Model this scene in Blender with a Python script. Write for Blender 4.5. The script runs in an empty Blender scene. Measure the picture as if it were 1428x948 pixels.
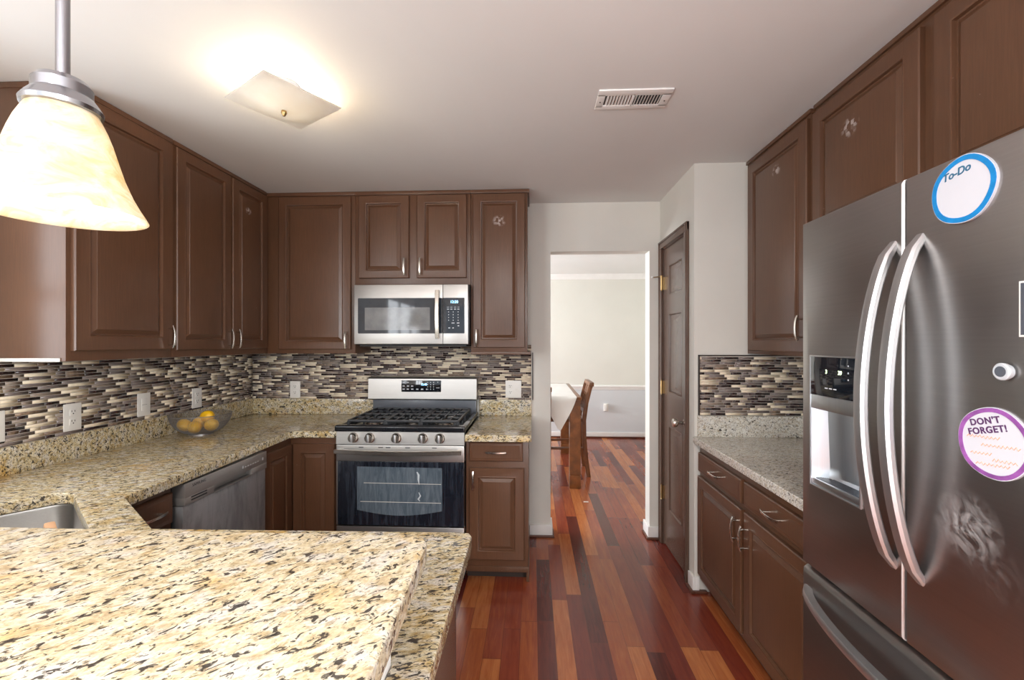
import bpy, bmesh, math, random
from mathutils import Vector, Matrix
random.seed(7)
SC = bpy.context.scene
COL = SC.collection
PI = math.pi

# ------------------------------------------------------------------ camera
F, HZ, CAMZ, VPX = 615.0, 478.0, 1.417, 29.0
cd = bpy.data.cameras.new('camera'); cam = bpy.data.objects.new('camera', cd); COL.objects.link(cam)
cd.sensor_fit = 'HORIZONTAL'; cd.sensor_width = 36.0; cd.lens = F / 1428 * 36
cd.shift_y = (HZ - 474) / 1428
cd.clip_start = 0.02
cam.location = (0, 0, CAMZ); cam.rotation_euler = (PI / 2, 0, math.atan(VPX / F))
SC.camera = cam

# ------------------------------------------------------------------ view and world
SC.view_settings.view_transform = 'Standard'; SC.view_settings.look = 'None'
SC.view_settings.gamma = 1.0; SC.view_settings.use_curve_mapping = False
SC.view_settings.exposure = 0.92
w = bpy.data.worlds.new('world'); SC.world = w; w.use_nodes = True
w.node_tree.nodes['Background'].inputs[0].default_value = (0.80, 0.90, 1.0, 1)
w.node_tree.nodes['Background'].inputs[1].default_value = 1.0
SC.cycles.max_bounces = 10; SC.cycles.diffuse_bounces = 6; SC.cycles.glossy_bounces = 5
SC.cycles.transmission_bounces = 6; SC.cycles.sample_clamp_indirect = 1.2; SC.cycles.blur_glossy = 1.0
SC.cycles.caustics_reflective = False; SC.cycles.caustics_refractive = False

def area(name, loc, rot, sx, sy, power, color):
    l = bpy.data.lights.new(name, 'AREA'); l.shape = 'RECTANGLE'; l.size = sx; l.size_y = sy
    l.energy = power; l.color = color
    o = bpy.data.objects.new(name, l); COL.objects.link(o); o.location = loc; o.rotation_euler = rot
    return o
DAY = (0.93, 0.965, 1.0)
area('daylight_rear', (-0.30, -3.26, 1.20), (PI / 2, 0, PI), 3.0, 2.0, 185, DAY)           # faces +Y
area('daylight_sink_window', (-2.20, 0.98, 1.60), (PI / 2, 0, -PI / 2), 0.90, 0.95, 9, DAY)  # faces +X
area('daylight_breakfast_side', (-2.20, -1.65, 1.25), (PI / 2, 0, -PI / 2), 1.9, 1.7, 80, DAY)
area('fill_right', (1.62, -1.90, 1.35), (PI / 2, 0, PI / 2), 1.6, 1.6, 110, DAY)     # faces -X; added fill to brighten the left wall, no window known here
area('overhead_fill', (-0.3, -1.5, 2.41), (0, 0, 0), 0.6, 0.6, 62, (1.0, 0.965, 0.92))  # unseen soft fill added overhead behind the camera, no known fixture
area('daylight_dining_side', (-3.10, 5.00, 1.45), (PI / 2, 0, -PI / 2), 2.0, 1.30, 130, DAY)
area('daylight_dining_far', (-1.90, 6.75, 1.50), (PI / 2, 0, 0), 1.2, 1.2, 30, DAY)          # faces -Y
BULB_CEIL, BULB_PEND = 32, 0.95
WARM = (1.0, 0.80, 0.55)

# ------------------------------------------------------------------ material helpers
def newmat(name):
    m = bpy.data.materials.new(name); m.use_nodes = True
    nt = m.node_tree; nt.nodes.clear()
    out = nt.nodes.new('ShaderNodeOutputMaterial'); p = nt.nodes.new('ShaderNodeBsdfPrincipled')
    nt.links.new(p.outputs[0], out.inputs[0])
    return m, nt, p
def N(nt, t, **kw):
    n = nt.nodes.new(t)
    for k, v in kw.items():
        if k.startswith('i_'): n.inputs[int(k[2:]) if k[2:].isdigit() else k[2:]].default_value = v
        else: setattr(n, k, v)
    return n
def L(nt, a, b): nt.links.new(a, b)
def math_(nt, op, a, b=None, c=None):
    n = nt.nodes.new('ShaderNodeMath'); n.operation = op
    for i, v in enumerate((a, b, c)):
        if v is None: continue
        if isinstance(v, (int, float)): n.inputs[i].default_value = v
        else: nt.links.new(v, n.inputs[i])
    return n.outputs[0]
def ramp(nt, fac, stops, interp='LINEAR'):
    r = nt.nodes.new('ShaderNodeValToRGB'); r.color_ramp.interpolation = interp
    while len(r.color_ramp.elements) < len(stops): r.color_ramp.elements.new(0.5)
    for e, (p, c) in zip(r.color_ramp.elements, stops):
        e.position = p; e.color = (*c, 1) if len(c) == 3 else c
    nt.links.new(fac, r.inputs[0]); return r.outputs[0]
def mixc(nt, fac, a, b, mode='MIX'):
    n = nt.nodes.new('ShaderNodeMix'); n.data_type = 'RGBA'; n.blend_type = mode
    for s, v in ((n.inputs[0], fac), (n.inputs[6], a), (n.inputs[7], b)):
        if isinstance(v, (int, float)): s.default_value = v
        elif isinstance(v, tuple): s.default_value = (*v, 1) if len(v) == 3 else v
        else: nt.links.new(v, s)
    return n.outputs[2]
def coords(nt, kind='Object', scale=(1, 1, 1), rot=(0, 0, 0), loc=(0, 0, 0)):
    t = nt.nodes.new('ShaderNodeTexCoord'); mp = nt.nodes.new('ShaderNodeMapping')
    mp.inputs['Scale'].default_value = scale; mp.inputs['Rotation'].default_value = rot
    mp.inputs['Location'].default_value = loc
    src = t.outputs[kind]
    if any(rot):
        m0 = nt.nodes.new('ShaderNodeMapping'); m0.inputs['Rotation'].default_value = rot
        mp.inputs['Rotation'].default_value = (0, 0, 0); nt.links.new(src, m0.inputs[0]); src = m0.outputs[0]
    nt.links.new(src, mp.inputs[0]); return mp.outputs[0]
def noise(nt, vec, scale, detail=3, rough=0.55, dist=0.0):
    n = nt.nodes.new('ShaderNodeTexNoise'); n.inputs['Scale'].default_value = scale
    n.inputs['Detail'].default_value = detail; n.inputs['Roughness'].default_value = rough
    n.inputs['Distortion'].default_value = dist
    nt.links.new(vec, n.inputs['Vector']); return n.outputs[0]
def bump(nt, p, h, strength, dist=0.002):
    b = nt.nodes.new('ShaderNodeBump'); b.inputs['Strength'].default_value = strength
    b.inputs['Distance'].default_value = dist
    nt.links.new(h, b.inputs['Height']); nt.links.new(b.outputs[0], p.inputs['Normal'])

def plain(name, col, rough=0.5, metal=0.0, spec=0.5, coat=0.0, var=0.06, nscale=8.0, bstr=0.0):
    m, nt, p = newmat(name)
    v = coords(nt); n = noise(nt, v, nscale, 4)
    c2 = tuple(max(0, x * (1 - var)) for x in col); c1 = tuple(min(1, x * (1 + var)) for x in col)
    L(nt, ramp(nt, n, [(0.3, c2), (0.7, c1)]), p.inputs['Base Color'])
    p.inputs['Roughness'].default_value = rough; p.inputs['Metallic'].default_value = metal
    p.inputs['Specular IOR Level'].default_value = spec; p.inputs['Coat Weight'].default_value = coat
    if bstr: bump(nt, p, noise(nt, v, nscale * 6, 4), bstr)
    return m
def emit(name, col, s):
    m, nt, p = newmat(name)
    p.inputs['Base Color'].default_value = (*col, 1); p.inputs['Emission Color'].default_value = (*col, 1)
    p.inputs['Emission Strength'].default_value = s; return m

CAB = (0.106, 0.049, 0.026)
def cabinet_paint(name, scuff=None, r=0.035):
    m, nt, p = newmat(name)
    g = coords(nt, scale=(60, 60, 3.0)); gn = noise(nt, g, 3.0, 4, 0.6, 0.4)
    v = coords(nt); big = noise(nt, v, 3.0, 3)
    c = ramp(nt, big, [(0.3, tuple(x * 0.90 for x in CAB)), (0.7, tuple(x * 1.08 for x in CAB))])
    chips = noise(nt, v, 55, 2, 0.4)
    c = mixc(nt, 1.0, c, ramp(nt, gn, [(0.35, (0.90,) * 3), (0.65, (1.08,) * 3)]), 'MULTIPLY')
    c = mixc(nt, ramp(nt, chips, [(0.775, (0, 0, 0)), (0.80, (0.6, 0.6, 0.6))]), c, (0.30, 0.22, 0.17))
    if scuff:
        d = N(nt, 'ShaderNodeVectorMath', operation='DISTANCE')
        fl = N(nt, 'ShaderNodeVectorMath', operation='MULTIPLY'); fl.inputs[1].default_value = (1, 0, 1.2)
        t = N(nt, 'ShaderNodeTexCoord'); L(nt, t.outputs['Object'], fl.inputs[0])
        L(nt, fl.outputs[0], d.inputs[0]); d.inputs[1].default_value = (scuff[0], 0, scuff[1] * 1.2)
        near = ramp(nt, math_(nt, 'DIVIDE', d.outputs['Value'], r), [(0.35, (1, 1, 1)), (1.0, (0, 0, 0))])
        brick = N(nt, 'ShaderNodeTexVoronoi', distance='CHEBYCHEV'); brick.inputs['Scale'].default_value = 70
        L(nt, v, brick.inputs['Vector'])
        bw = ramp(nt, brick.outputs['Color'], [(0.42, (0, 0, 0)), (0.62, (1, 1, 1))])
        k = math_(nt, 'MULTIPLY', near, bw); k = math_(nt, 'MULTIPLY', k, 0.55)
        c = mixc(nt, k, c, (0.62, 0.55, 0.52))
    L(nt, c, p.inputs['Base Color'])
    p.inputs['Roughness'].default_value = 0.32
    p.inputs['Specular IOR Level'].default_value = 0.42
    return m

def granite(name, s=1.0, warm=1.0, ang=0.4, dark=0.55, pale=0.0, st=2.3):
    m, nt, p = newmat(name)
    if warm > 0.5: cols = [(0.30, (0.38, 0.25, 0.09)), (0.42, (0.54, 0.42, 0.22)), (0.52, (0.66, 0.57, 0.37)), (0.66, (0.76, 0.71, 0.58))]
    else: cols = [(0.28, (0.42, 0.35, 0.26)), (0.42, (0.58, 0.53, 0.44)), (0.55, (0.70, 0.68, 0.62)), (0.68, (0.80, 0.80, 0.77))]
    cols = [(q_, tuple(c_ + (t_ - c_) * pale for c_, t_ in zip(col, (0.80, 0.76, 0.68)))) for q_, col in cols]
    R_ = (0, 0, -ang)
    stv = coords(nt, scale=(1.0, st, 1.6), rot=R_)
    v = coords(nt)
    c = ramp(nt, noise(nt, stv, 22 * s, 5, 0.62, 0.8), cols)
    gp = ramp(nt, noise(nt, coords(nt, scale=(1, st * 0.8, 1.4), rot=R_, loc=(2, 2, 8)), 15 * s, 3), [(0.52, (0, 0, 0)), (0.64, (1, 1, 1))])
    c = mixc(nt, math_(nt, 'MULTIPLY', gp, 0.65), c, (0.68, 0.66, 0.63))
    op = ramp(nt, noise(nt, coords(nt, loc=(3, 7, 1)), 7 * s, 4), [(0.56, (0, 0, 0)), (0.72, (1, 1, 1))])
    c = mixc(nt, math_(nt, 'MULTIPLY', op, 0.70 * warm * (1 - pale)), c, (0.60, 0.36, 0.07))
    br = ramp(nt, noise(nt, coords(nt, scale=(1, st, 1.5), rot=R_, loc=(9, 2, 5)), 34 * s, 4, 0.6, 0.9),
              [(0.55, (0, 0, 0)), (0.64, (1, 1, 1))])
    c = mixc(nt, math_(nt, 'MULTIPLY', br, 0.62), c, (0.33, 0.23, 0.10))
    for k_, (sc_, th_, am_) in enumerate(((40, dark, 0.93), (75, dark + 0.02, 0.85))):
        dk = ramp(nt, noise(nt, coords(nt, scale=(1, st * 1.05, 1.7), rot=R_, loc=(1 + 5 * k_, 12, 3)), sc_ * s, 3, 0.55, 0.8),
                  [(th_, (0, 0, 0)), (th_ + 0.045, (1, 1, 1))])
        c = mixc(nt, math_(nt, 'MULTIPLY', dk, am_), c, (0.034, 0.029, 0.028))
    vo = N(nt, 'ShaderNodeTexVoronoi'); vo.inputs['Scale'].default_value = 170 * s; L(nt, stv, vo.inputs['Vector'])
    sp = ramp(nt, vo.outputs['Color'], [(0.2, (0.80,) * 3), (0.8, (1.10,) * 3)])
    c = mixc(nt, 1.0, c, sp, 'MULTIPLY')
    L(nt, c, p.inputs['Base Color'])
    p.inputs['Roughness'].default_value = 0.12; p.inputs['Specular IOR Level'].default_value = 0.5
    bump(nt, p, noise(nt, v, 60, 2), 0.04, 0.001)
    return m

def steel(name, col=(0.50, 0.485, 0.465), rough=0.36, axis='x', smudge=None, streaks=0.0, metal=1.0):
    m, nt, p = newmat(name)
    sc = {'x': (1, 60, 60), 'z': (60, 60, 1)}[axis]
    b = noise(nt, coords(nt, scale=sc), 3.0, 3)
    v = coords(nt)
    c = ramp(nt, b, [(0.3, tuple(x * 0.97 for x in col)), (0.7, tuple(min(1, x * 1.03) for x in col))])
    rg = ramp(nt, noise(nt, v, 4.5, 5, 0.65, 0.6), [(0.3, (rough * 0.96,) * 3), (0.7, (rough * 1.05,) * 3)])
    if streaks:
        s = ramp(nt, noise(nt, coords(nt, scale=(9, 9, 1.8)), 1.6, 5, 0.7, 1.0), [(0.42, (0, 0, 0)), (0.72, (1, 1, 1))])
        c = mixc(nt, math_(nt, 'MULTIPLY', s, streaks), c, (0.16, 0.16, 0.17))
        rg = mixc(nt, math_(nt, 'MULTIPLY', s, streaks), rg, (0.7, 0.7, 0.7))
    if smudge:
        for (cx, cz, r, am) in smudge:
            d = N(nt, 'ShaderNodeVectorMath', operation='DISTANCE')
            fl = N(nt, 'ShaderNodeVectorMath', operation='MULTIPLY'); fl.inputs[1].default_value = (1, 0, 1)
            t = N(nt, 'ShaderNodeTexCoord'); L(nt, t.outputs['Object'], fl.inputs[0])
            L(nt, fl.outputs[0], d.inputs[0]); d.inputs[1].default_value = (cx, 0, cz)
            nr = ramp(nt, math_(nt, 'DIVIDE', d.outputs['Value'], r), [(0.1, (1, 1, 1)), (1.0, (0, 0, 0))])
            wv = ramp(nt, noise(nt, coords(nt, scale=(1, 1, 0.55), rot=(0, 0.7, 0)), 32, 5, 0.6, 2.5), [(0.38, (0, 0, 0)), (0.68, (1, 1, 1))])
            k = math_(nt, 'MULTIPLY', math_(nt, 'MULTIPLY', nr, wv), am)
            c = mixc(nt, k, c, (0.75, 0.76, 0.78)); rg = mixc(nt, k, rg, (0.8, 0.8, 0.8))
            met = math_(nt, 'SUBTRACT', 1.0, k)
            if cx == smudge[0][0]: L(nt, met, p.inputs['Metallic'])
    else: p.inputs['Metallic'].default_value = metal
    L(nt, c, p.inputs['Base Color']); L(nt, rg, p.inputs['Roughness'])
    return m

def wood_floor():
    m, nt, p = newmat('cherry_plank_floor')
    t = N(nt, 'ShaderNodeTexCoord'); sx = N(nt, 'ShaderNodeSeparateXYZ'); L(nt, t.outputs['Object'], sx.inputs[0])
    W = 0.083
    xs = math_(nt, 'DIVIDE', math_(nt, 'ADD', sx.outputs[0], 10.02), W); row = math_(nt, 'FLOOR', xs); fx = math_(nt, 'FRACT', xs)
    wn = N(nt, 'ShaderNodeTexWhiteNoise', noise_dimensions='1D'); L(nt, row, wn.inputs['W'])
    ln = math_(nt, 'ADD', math_(nt, 'MULTIPLY', wn.outputs[0], 0.55), 0.62)
    ys = math_(nt, 'DIVIDE', math_(nt, 'ADD', sx.outputs[1], math_(nt, 'MULTIPLY', wn.outputs[0], 37.0)), ln)
    cell = math_(nt, 'FLOOR', ys); fy = math_(nt, 'FRACT', ys)
    cv = N(nt, 'ShaderNodeCombineXYZ'); L(nt, row, cv.inputs[0]); L(nt, cell, cv.inputs[1])
    wc = N(nt, 'ShaderNodeTexWhiteNoise', noise_dimensions='2D'); L(nt, cv.outputs[0], wc.inputs['Vector'])
    off = N(nt, 'ShaderNodeVectorMath', operation='MULTIPLY_ADD')
    L(nt, wc.outputs['Color'], off.inputs[0]); off.inputs[1].default_value = (30, 30, 30); L(nt, t.outputs['Object'], off.inputs[2])
    mp = N(nt, 'ShaderNodeMapping'); mp.inputs['Scale'].default_value = (26, 2.2, 1); L(nt, off.outputs[0], mp.inputs[0])
    grain = noise(nt, mp.outputs[0], 2.2, 5, 0.6, 0.8)
    val = math_(nt, 'ADD', wc.outputs['Value'], math_(nt, 'MULTIPLY', math_(nt, 'SUBTRACT', grain, 0.5), 0.55))
    c = ramp(nt, val, [(0.0, (0.075, 0.014, 0.010)), (0.28, (0.150, 0.026, 0.016)), (0.55, (0.225, 0.045, 0.020)),
                       (0.78, (0.320, 0.085, 0.026)), (1.0, (0.46, 0.160, 0.050))])
    gx = math_(nt, 'LESS_THAN', math_(nt, 'MINIMUM', fx, math_(nt, 'SUBTRACT', 1.0, fx)), 0.011)
    gy = math_(nt, 'LESS_THAN', math_(nt, 'MULTIPLY', math_(nt, 'MINIMUM', fy, math_(nt, 'SUBTRACT', 1.0, fy)), ln), 0.0012)
    gap = math_(nt, 'MAXIMUM', gx, gy)
    c = mixc(nt, math_(nt, 'MULTIPLY', gap, 0.7), c, (0.06, 0.02, 0.012))
    L(nt, c, p.inputs['Base Color'])
    L(nt, ramp(nt, grain, [(0.3, (0.16,) * 3), (0.7, (0.26,) * 3)]), p.inputs['Roughness'])
    p.inputs['Specular IOR Level'].default_value = 0.5
    h = math_(nt, 'SUBTRACT', math_(nt, 'MULTIPLY', grain, 0.04), gap)
    bump(nt, p, h, 0.10, 0.0006)
    return m

def ceiling_paint():
    m, nt, p = newmat('ceiling_paint')
    v = coords(nt, scale=(1.0, 0.6, 1), rot=(0, 0, 0.5))
    n1 = noise(nt, v, 1.6, 5, 0.6, 0.5)
    L(nt, ramp(nt, n1, [(0.3, (0.745, 0.750, 0.742)), (0.7, (0.785, 0.788, 0.780))]), p.inputs['Base Color'])
    p.inputs['Roughness'].default_value = 0.65
    r = noise(nt, coords(nt, scale=(1, 2.5, 1), rot=(0, 0, 0.35)), 2.2, 6, 0.55, 1.2)
    bump(nt, p, r, 0.12, 0.006)
    return m

M = {}
M['floor'] = wood_floor(); M['ceil'] = ceiling_paint()
M['wall'] = plain('wall_paint', (0.70, 0.685, 0.635), 0.6, var=0.03, nscale=3, bstr=0.05)
M['wallfar'] = plain('dining_wall_paint', (0.70, 0.69, 0.63), 0.6, var=0.02, nscale=3, bstr=0.04)
M['wallgrey'] = plain('dining_lower_paint', (0.64, 0.66, 0.68), 0.6, var=0.02, nscale=3)
M['white'] = plain('white_trim_paint', (0.83, 0.82, 0.80), 0.4, var=0.03)
M['cab'] = cabinet_paint('brown_cabinet_paint')
M['doorpaint'] = plain('brown_door_paint', (0.100, 0.060, 0.043), 0.27, var=0.06, bstr=0.05)
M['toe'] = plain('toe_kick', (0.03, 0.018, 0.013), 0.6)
M['gran'] = granite('cream_granite', 1.25, 1.0, 0.30, 0.56)
M['granbar'] = granite('cream_granite_bar', 1.25, 1.0, 0.80, 0.580, 0.22, 1.6)
M['grangrey'] = granite('pale_granite', 1.6, 0.1, 0.3, 0.585, 0.25)
M['steel'] = steel('brushed_steel'); M['steelz'] = steel('brushed_steel_upright', axis='z')
M['nickel'] = plain('satin_nickel', (0.66, 0.62, 0.56), 0.25, 1.0, var=0.02)
M['handle'] = plain('satin_steel_handle', (0.62, 0.63, 0.645), 0.40, 1.0, var=0.02)
M['brass'] = plain('brass', (0.40, 0.27, 0.12), 0.3, 1.0, var=0.15)
M['black'] = plain('black_enamel', (0.012, 0.013, 0.016), 0.15, var=0.1)
M['iron'] = plain('cast_iron', (0.020, 0.021, 0.024), 0.45, bstr=0.2, nscale=20)
M['blackglass'] = plain('black_glass', (0.008, 0.010, 0.014), 0.05, spec=0.6)
M['plastic'] = plain('white_plastic', (0.82, 0.80, 0.76), 0.35, var=0.02)
M['slot'] = plain('dark_slot', (0.02, 0.02, 0.02), 0.6)
M['grout'] = plain('grout', (0.60, 0.54, 0.48), 0.8, var=0.1)
M['blue_led'] = emit('blue_led', (0.25, 0.6, 1.0), 3.0)
M['green_led'] = emit('pale_led', (0.75, 1.0, 0.55), 2.0)
M['print'] = plain('white_print', (0.65, 0.67, 0.70), 0.5)

# ------------------------------------------------------------------ mesh helpers
class MB:
    def __init__(s): s.bm = bmesh.new()
    def _merge(s, b):
        me = bpy.data.meshes.new('t'); b.to_mesh(me); b.free(); s.bm.from_mesh(me); bpy.data.meshes.remove(me)
    def box(s, x0, x1, y0, y1, z0, z1, b=0.0, seg=2, mi=0):
        t = bmesh.new()
        vs = [t.verts.new((x, y, z)) for x in (min(x0, x1), max(x0, x1)) for y in (min(y0, y1), max(y0, y1)) for z in (min(z0, z1), max(z0, z1))]
        for f in ((0, 1, 3, 2), (4, 6, 7, 5), (0, 4, 5, 1), (2, 3, 7, 6), (0, 2, 6, 4), (1, 5, 7, 3)): t.faces.new([vs[i] for i in f])
        if b > 0: bmesh.ops.bevel(t, geom=t.edges[:], offset=b, segments=seg, affect='EDGES', profile=0.6)
        bmesh.ops.recalc_face_normals(t, faces=t.faces[:])
        for f in t.faces: f.material_index = mi
        s._merge(t); return s
    def rings(s, rs, cap0=True, cap1=True, closed=False, mi=0):
        t = bmesh.new(); R = [[t.verts.new(p) for p in r] for r in rs]; n = len(R[0])
        pairs = list(zip(R[:-1], R[1:])) + ([(R[-1], R[0])] if closed else [])
        for a, b in pairs:
            for i in range(n):
                try: t.faces.new((a[i], a[(i + 1) % n], b[(i + 1) % n], b[i]))
                except ValueError: pass
        if cap0 and not closed: t.faces.new(R[0][::-1])
        if cap1 and not closed: t.faces.new(R[-1])
        bmesh.ops.remove_doubles(t, verts=t.verts[:], dist=1e-6)
        bmesh.ops.recalc_face_normals(t, faces=t.faces[:])
        for f in t.faces: f.material_index = mi
        s._merge(t); return s
    def lathe(s, prof, c=(0, 0, 0), seg=32, axis='z', cap0=True, cap1=True, sx=1, sy=1, mi=0):
        rs = []
        for r, z in prof:
            r = max(r, 1e-4); ring = []
            for i in range(seg):
                a = 2 * PI * i / seg; u, v = r * math.cos(a) * sx, r * math.sin(a) * sy
                q = (u, v, z) if axis == 'z' else ((u, z, v) if axis == 'y' else (z, u, v))
                ring.append((q[0] + c[0], q[1] + c[1], q[2] + c[2]))
            rs.append(ring)
        return s.rings(rs, cap0, cap1, mi=mi)
    def tube(s, pts, rad, seg=10, rect=None, up=(0, 0, 1), cap=True, mi=0):
        pts = [Vector(p) for p in pts]; n = len(pts); rs = []
        for i, p in enumerate(pts):
            d = (pts[min(i + 1, n - 1)] - pts[max(i - 1, 0)]).normalized()
            u = Vector(up)
            if abs(d.dot(u)) > 0.98: u = Vector((1, 0, 0)) if abs(d.x) < 0.9 else Vector((0, 1, 0))
            a = d.cross(u).normalized(); b = a.cross(d).normalized()
            k = rad[i] if isinstance(rad, (list, tuple)) else rad
            if rect:
                rx, ry = rect[0] * k, rect[1] * k
                rs.append([tuple(p + a * x * rx + b * y * ry) for x, y in ((-1, -.6), (-.8, -1), (.8, -1), (1, -.6), (1, .6), (.8, 1), (-.8, 1), (-1, .6))])
            else: rs.append([tuple(p + a * k * math.cos(2 * PI * j / seg) + b * k * math.sin(2 * PI * j / seg)) for j in range(seg)])
        return s.rings(rs, cap, cap, mi=mi)
    def prism(s, poly, z0, z1, hole=None, bev=0.0, mi=0):
        t = bmesh.new()
        def loop(P, z): return [t.verts.new((x, y, z)) for x, y in P]
        tops, edges_t, edges_b = [], [], []
        for P in [poly] + ([hole] if hole else []):
            a, b = loop(P, z0), loop(P, z1); n = len(P)
            for i in range(n):
                j = (i + 1) % n; t.faces.new((a[i], a[j], b[j], b[i]))
            for i in range(n):
                edges_b.append(t.edges.get((a[i], a[(i + 1) % n]))); edges_t.append(t.edges.get((b[i], b[(i + 1) % n])))
        bmesh.ops.triangle_fill(t, use_beauty=True, use_dissolve=False, edges=edges_t)
        bmesh.ops.triangle_fill(t, use_beauty=True, use_dissolve=False, edges=edges_b)
        bmesh.ops.recalc_face_normals(t, faces=t.faces[:])
        if bev:
            es = [e for e in t.edges if len(e.link_faces) == 2 and abs(e.link_faces[0].normal.z - e.link_faces[1].normal.z) > 0.5]
            bmesh.ops.bevel(t, geom=es, offset=bev, segments=3, affect='EDGES', profile=0.6)
        for f in t.faces: f.material_index = mi
        s._merge(t); return s
    def ball(s, c, r, scale=(1, 1, 1), seg=20):
        t = bmesh.new(); bmesh.ops.create_uvsphere(t, u_segments=seg, v_segments=seg // 2, radius=r)
        for v in t.verts: v.co = Vector((v.co.x * scale[0] + c[0], v.co.y * scale[1] + c[1], v.co.z * scale[2] + c[2]))
        s._merge(t); return s
    def xf(s, mat): bmesh.ops.transform(s.bm, matrix=mat, verts=s.bm.verts[:]); return s
    def build(s, name, mat, parent=None, smooth=35):
        me = bpy.data.meshes.new(name); lim = math.radians(smooth)
        for f in s.bm.faces: f.smooth = True
        for e in s.bm.edges:
            if len(e.link_faces) != 2 or e.calc_face_angle(0) > lim: e.smooth = False
        s.bm.to_mesh(me); s.bm.free()
        for mm in (mat if isinstance(mat, (list, tuple)) else [mat]): me.materials.append(mm)
        o = bpy.data.objects.new(name, me); COL.objects.link(o)
        if parent: o.parent = parent
        return o

def tag(o, label, cat, group=None, kind=None):
    o['label'] = label; o['category'] = cat
    if group: o['group'] = group
    if kind: o['kind'] = kind
    return o
def thing(name, label, cat, loc=(0, 0, 0), rz=0.0, group=None):
    o = bpy.data.objects.new(name, None); COL.objects.link(o); o.location = loc; o.rotation_euler = (0, 0, rz)
    o.empty_display_size = 0.05
    return tag(o, label, cat, group)
def struct(o): o['kind'] = 'structure'; return o
def text(name, body, size, mat, parent, loc, rot=(PI / 2, 0, 0), ext=0.0003, align='CENTER', spacing=1.0, shear=0.0, bold=0.0):
    cu = bpy.data.curves.new('t', 'FONT'); cu.body = body; cu.size = size; cu.extrude = ext; cu.align_x = align; cu.align_y = 'CENTER'
    cu.space_character = spacing; cu.shear = shear; cu.offset = bold
    to = bpy.data.objects.new('t', cu); COL.objects.link(to)
    dg = bpy.context.evaluated_depsgraph_get(); dg.update()
    me = bpy.data.meshes.new_from_object(to.evaluated_get(dg)); bpy.data.objects.remove(to); bpy.data.curves.remove(cu)
    me.name = name; me.materials.clear(); me.materials.append(mat)
    me.transform(Matrix.Translation(loc) @ Matrix.Rotation(rot[2], 4, 'Z') @ Matrix.Rotation(rot[1], 4, 'Y') @ Matrix.Rotation(rot[0], 4, 'X'))
    o = bpy.data.objects.new(name, me); COL.objects.link(o); o.parent = parent; return o
class Marks:
    def __init__(s, name, mat, par): s.a = (name, mat, par)
    def box(s, *b): MB().box(*b).build(*s.a); return s
def rrect(x0, x1, y0, y1, r, n=6):
    out = []
    for cx, cy, a0 in ((x1 - r, y1 - r, 0), (x0 + r, y1 - r, PI / 2), (x0 + r, y0 + r, PI), (x1 - r, y0 + r, 1.5 * PI)):
        for i in range(n + 1):
            a = a0 + PI / 2 * i / n; out.append((cx + r * math.cos(a), cy + r * math.sin(a)))
    return out
LEFT, RIGHT = PI / 2, -PI / 2      # a thing's front (-y) turned to face +X on the left wall, -X on the right wall

# ------------------------------------------------------------------ room shell
XL, XR, YB, YR, ZC = -2.12, 1.53, 3.24, -3.20, 2.44
FARY, DXL, DXR = 6.65, -3.00, 1.95
T = 0.12
struct(MB().box(-3.3, 2.2, -3.5, 7.0, -0.10, 0.0).build('floor', M['floor']))
struct(MB().box(-3.3, 2.2, -3.5, 7.0, ZC, ZC + 0.08).build('ceiling', M['ceil']))
# left wall with the window over the sink corner
wy0, wy1, wz0, wz1 = 0.55, 1.44, 1.12, 2.08
bw0, bw1, bwz0, bwz1 = -2.60, -0.70, 0.40, 2.10
struct(MB().box(XL - T, XL, YR - T, bw0, 0, ZC).box(XL - T, XL, bw1, wy0, 0, ZC).box(XL - T, XL, bw0, bw1, 0, bwz0).box(XL - T, XL, bw0, bw1, bwz1, ZC).box(XL - T, XL, wy1, YB + T, 0, ZC)
       .box(XL - T, XL, wy0, wy1, 0, wz0).box(XL - T, XL, wy0, wy1, wz1, ZC).build('wall_left', M['wall']))
OX0, OX1, OZ = 0.130, 0.845, 2.085
struct(MB().box(XL - T, OX0, YB, YB + T, 0, ZC).box(OX1, DXR + T, YB, YB + T, 0, ZC).box(OX0, OX1, YB, YB + T, OZ, ZC).build('wall_back', M['wall']))
PX, PY = 0.92, 2.56
dy0, dy1, dz1 = 2.692, 3.172, 2.085          # pantry door opening
struct(MB().box(PX, PX + 0.11, PY, dy0, 0, ZC).box(PX, PX + 0.11, dy1, YB, 0, ZC).box(PX, PX + 0.11, dy0, dy1, dz1, ZC).build('wall_pantry', M['wall']))
struct(MB().box(PX + 0.11, XR + T, PY, PY + 0.11, 0, ZC).build('wall_alcove', M['wall']))
rw0, rw1, rwz0, rwz1 = -2.70, -1.10, 0.55, 2.15  # opening added in the unseen wall to let the right fill in
struct(MB().box(XR, XR + T, YR - T, rw0, 0, ZC).box(XR, XR + T, rw1, PY, 0, ZC).box(XR, XR + T, rw0, rw1, 0, rwz0).box(XR, XR + T, rw0, rw1, rwz1, ZC).build('wall_right', M['wall']))
rx0, rx1, rz0, rz1 = -1.80, 1.20, 0.20, 2.20
struct(MB().box(XL, rx0, YR - T, YR, 0, ZC).box(rx1, XR, YR - T, YR, 0, ZC).box(rx0, rx1, YR - T, YR, 0, rz0).box(rx0, rx1, YR - T, YR, rz1, ZC).build('wall_rear', M['wall']))
fx0, fx1 = -2.50, -1.30
struct(MB().box(DXL - T, fx0, FARY, FARY + T, 0, ZC).box(fx1, DXR + T, FARY, FARY + T, 0, ZC).box(fx0, fx1, FARY, FARY + T, 0, 0.9)
       .box(fx0, fx1, FARY, FARY + T, 2.1, ZC).build('wall_dining_far', M['wallfar']))
dw0, dw1, dwz0, dwz1 = 4.0, 6.0, 0.80, 2.10
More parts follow.
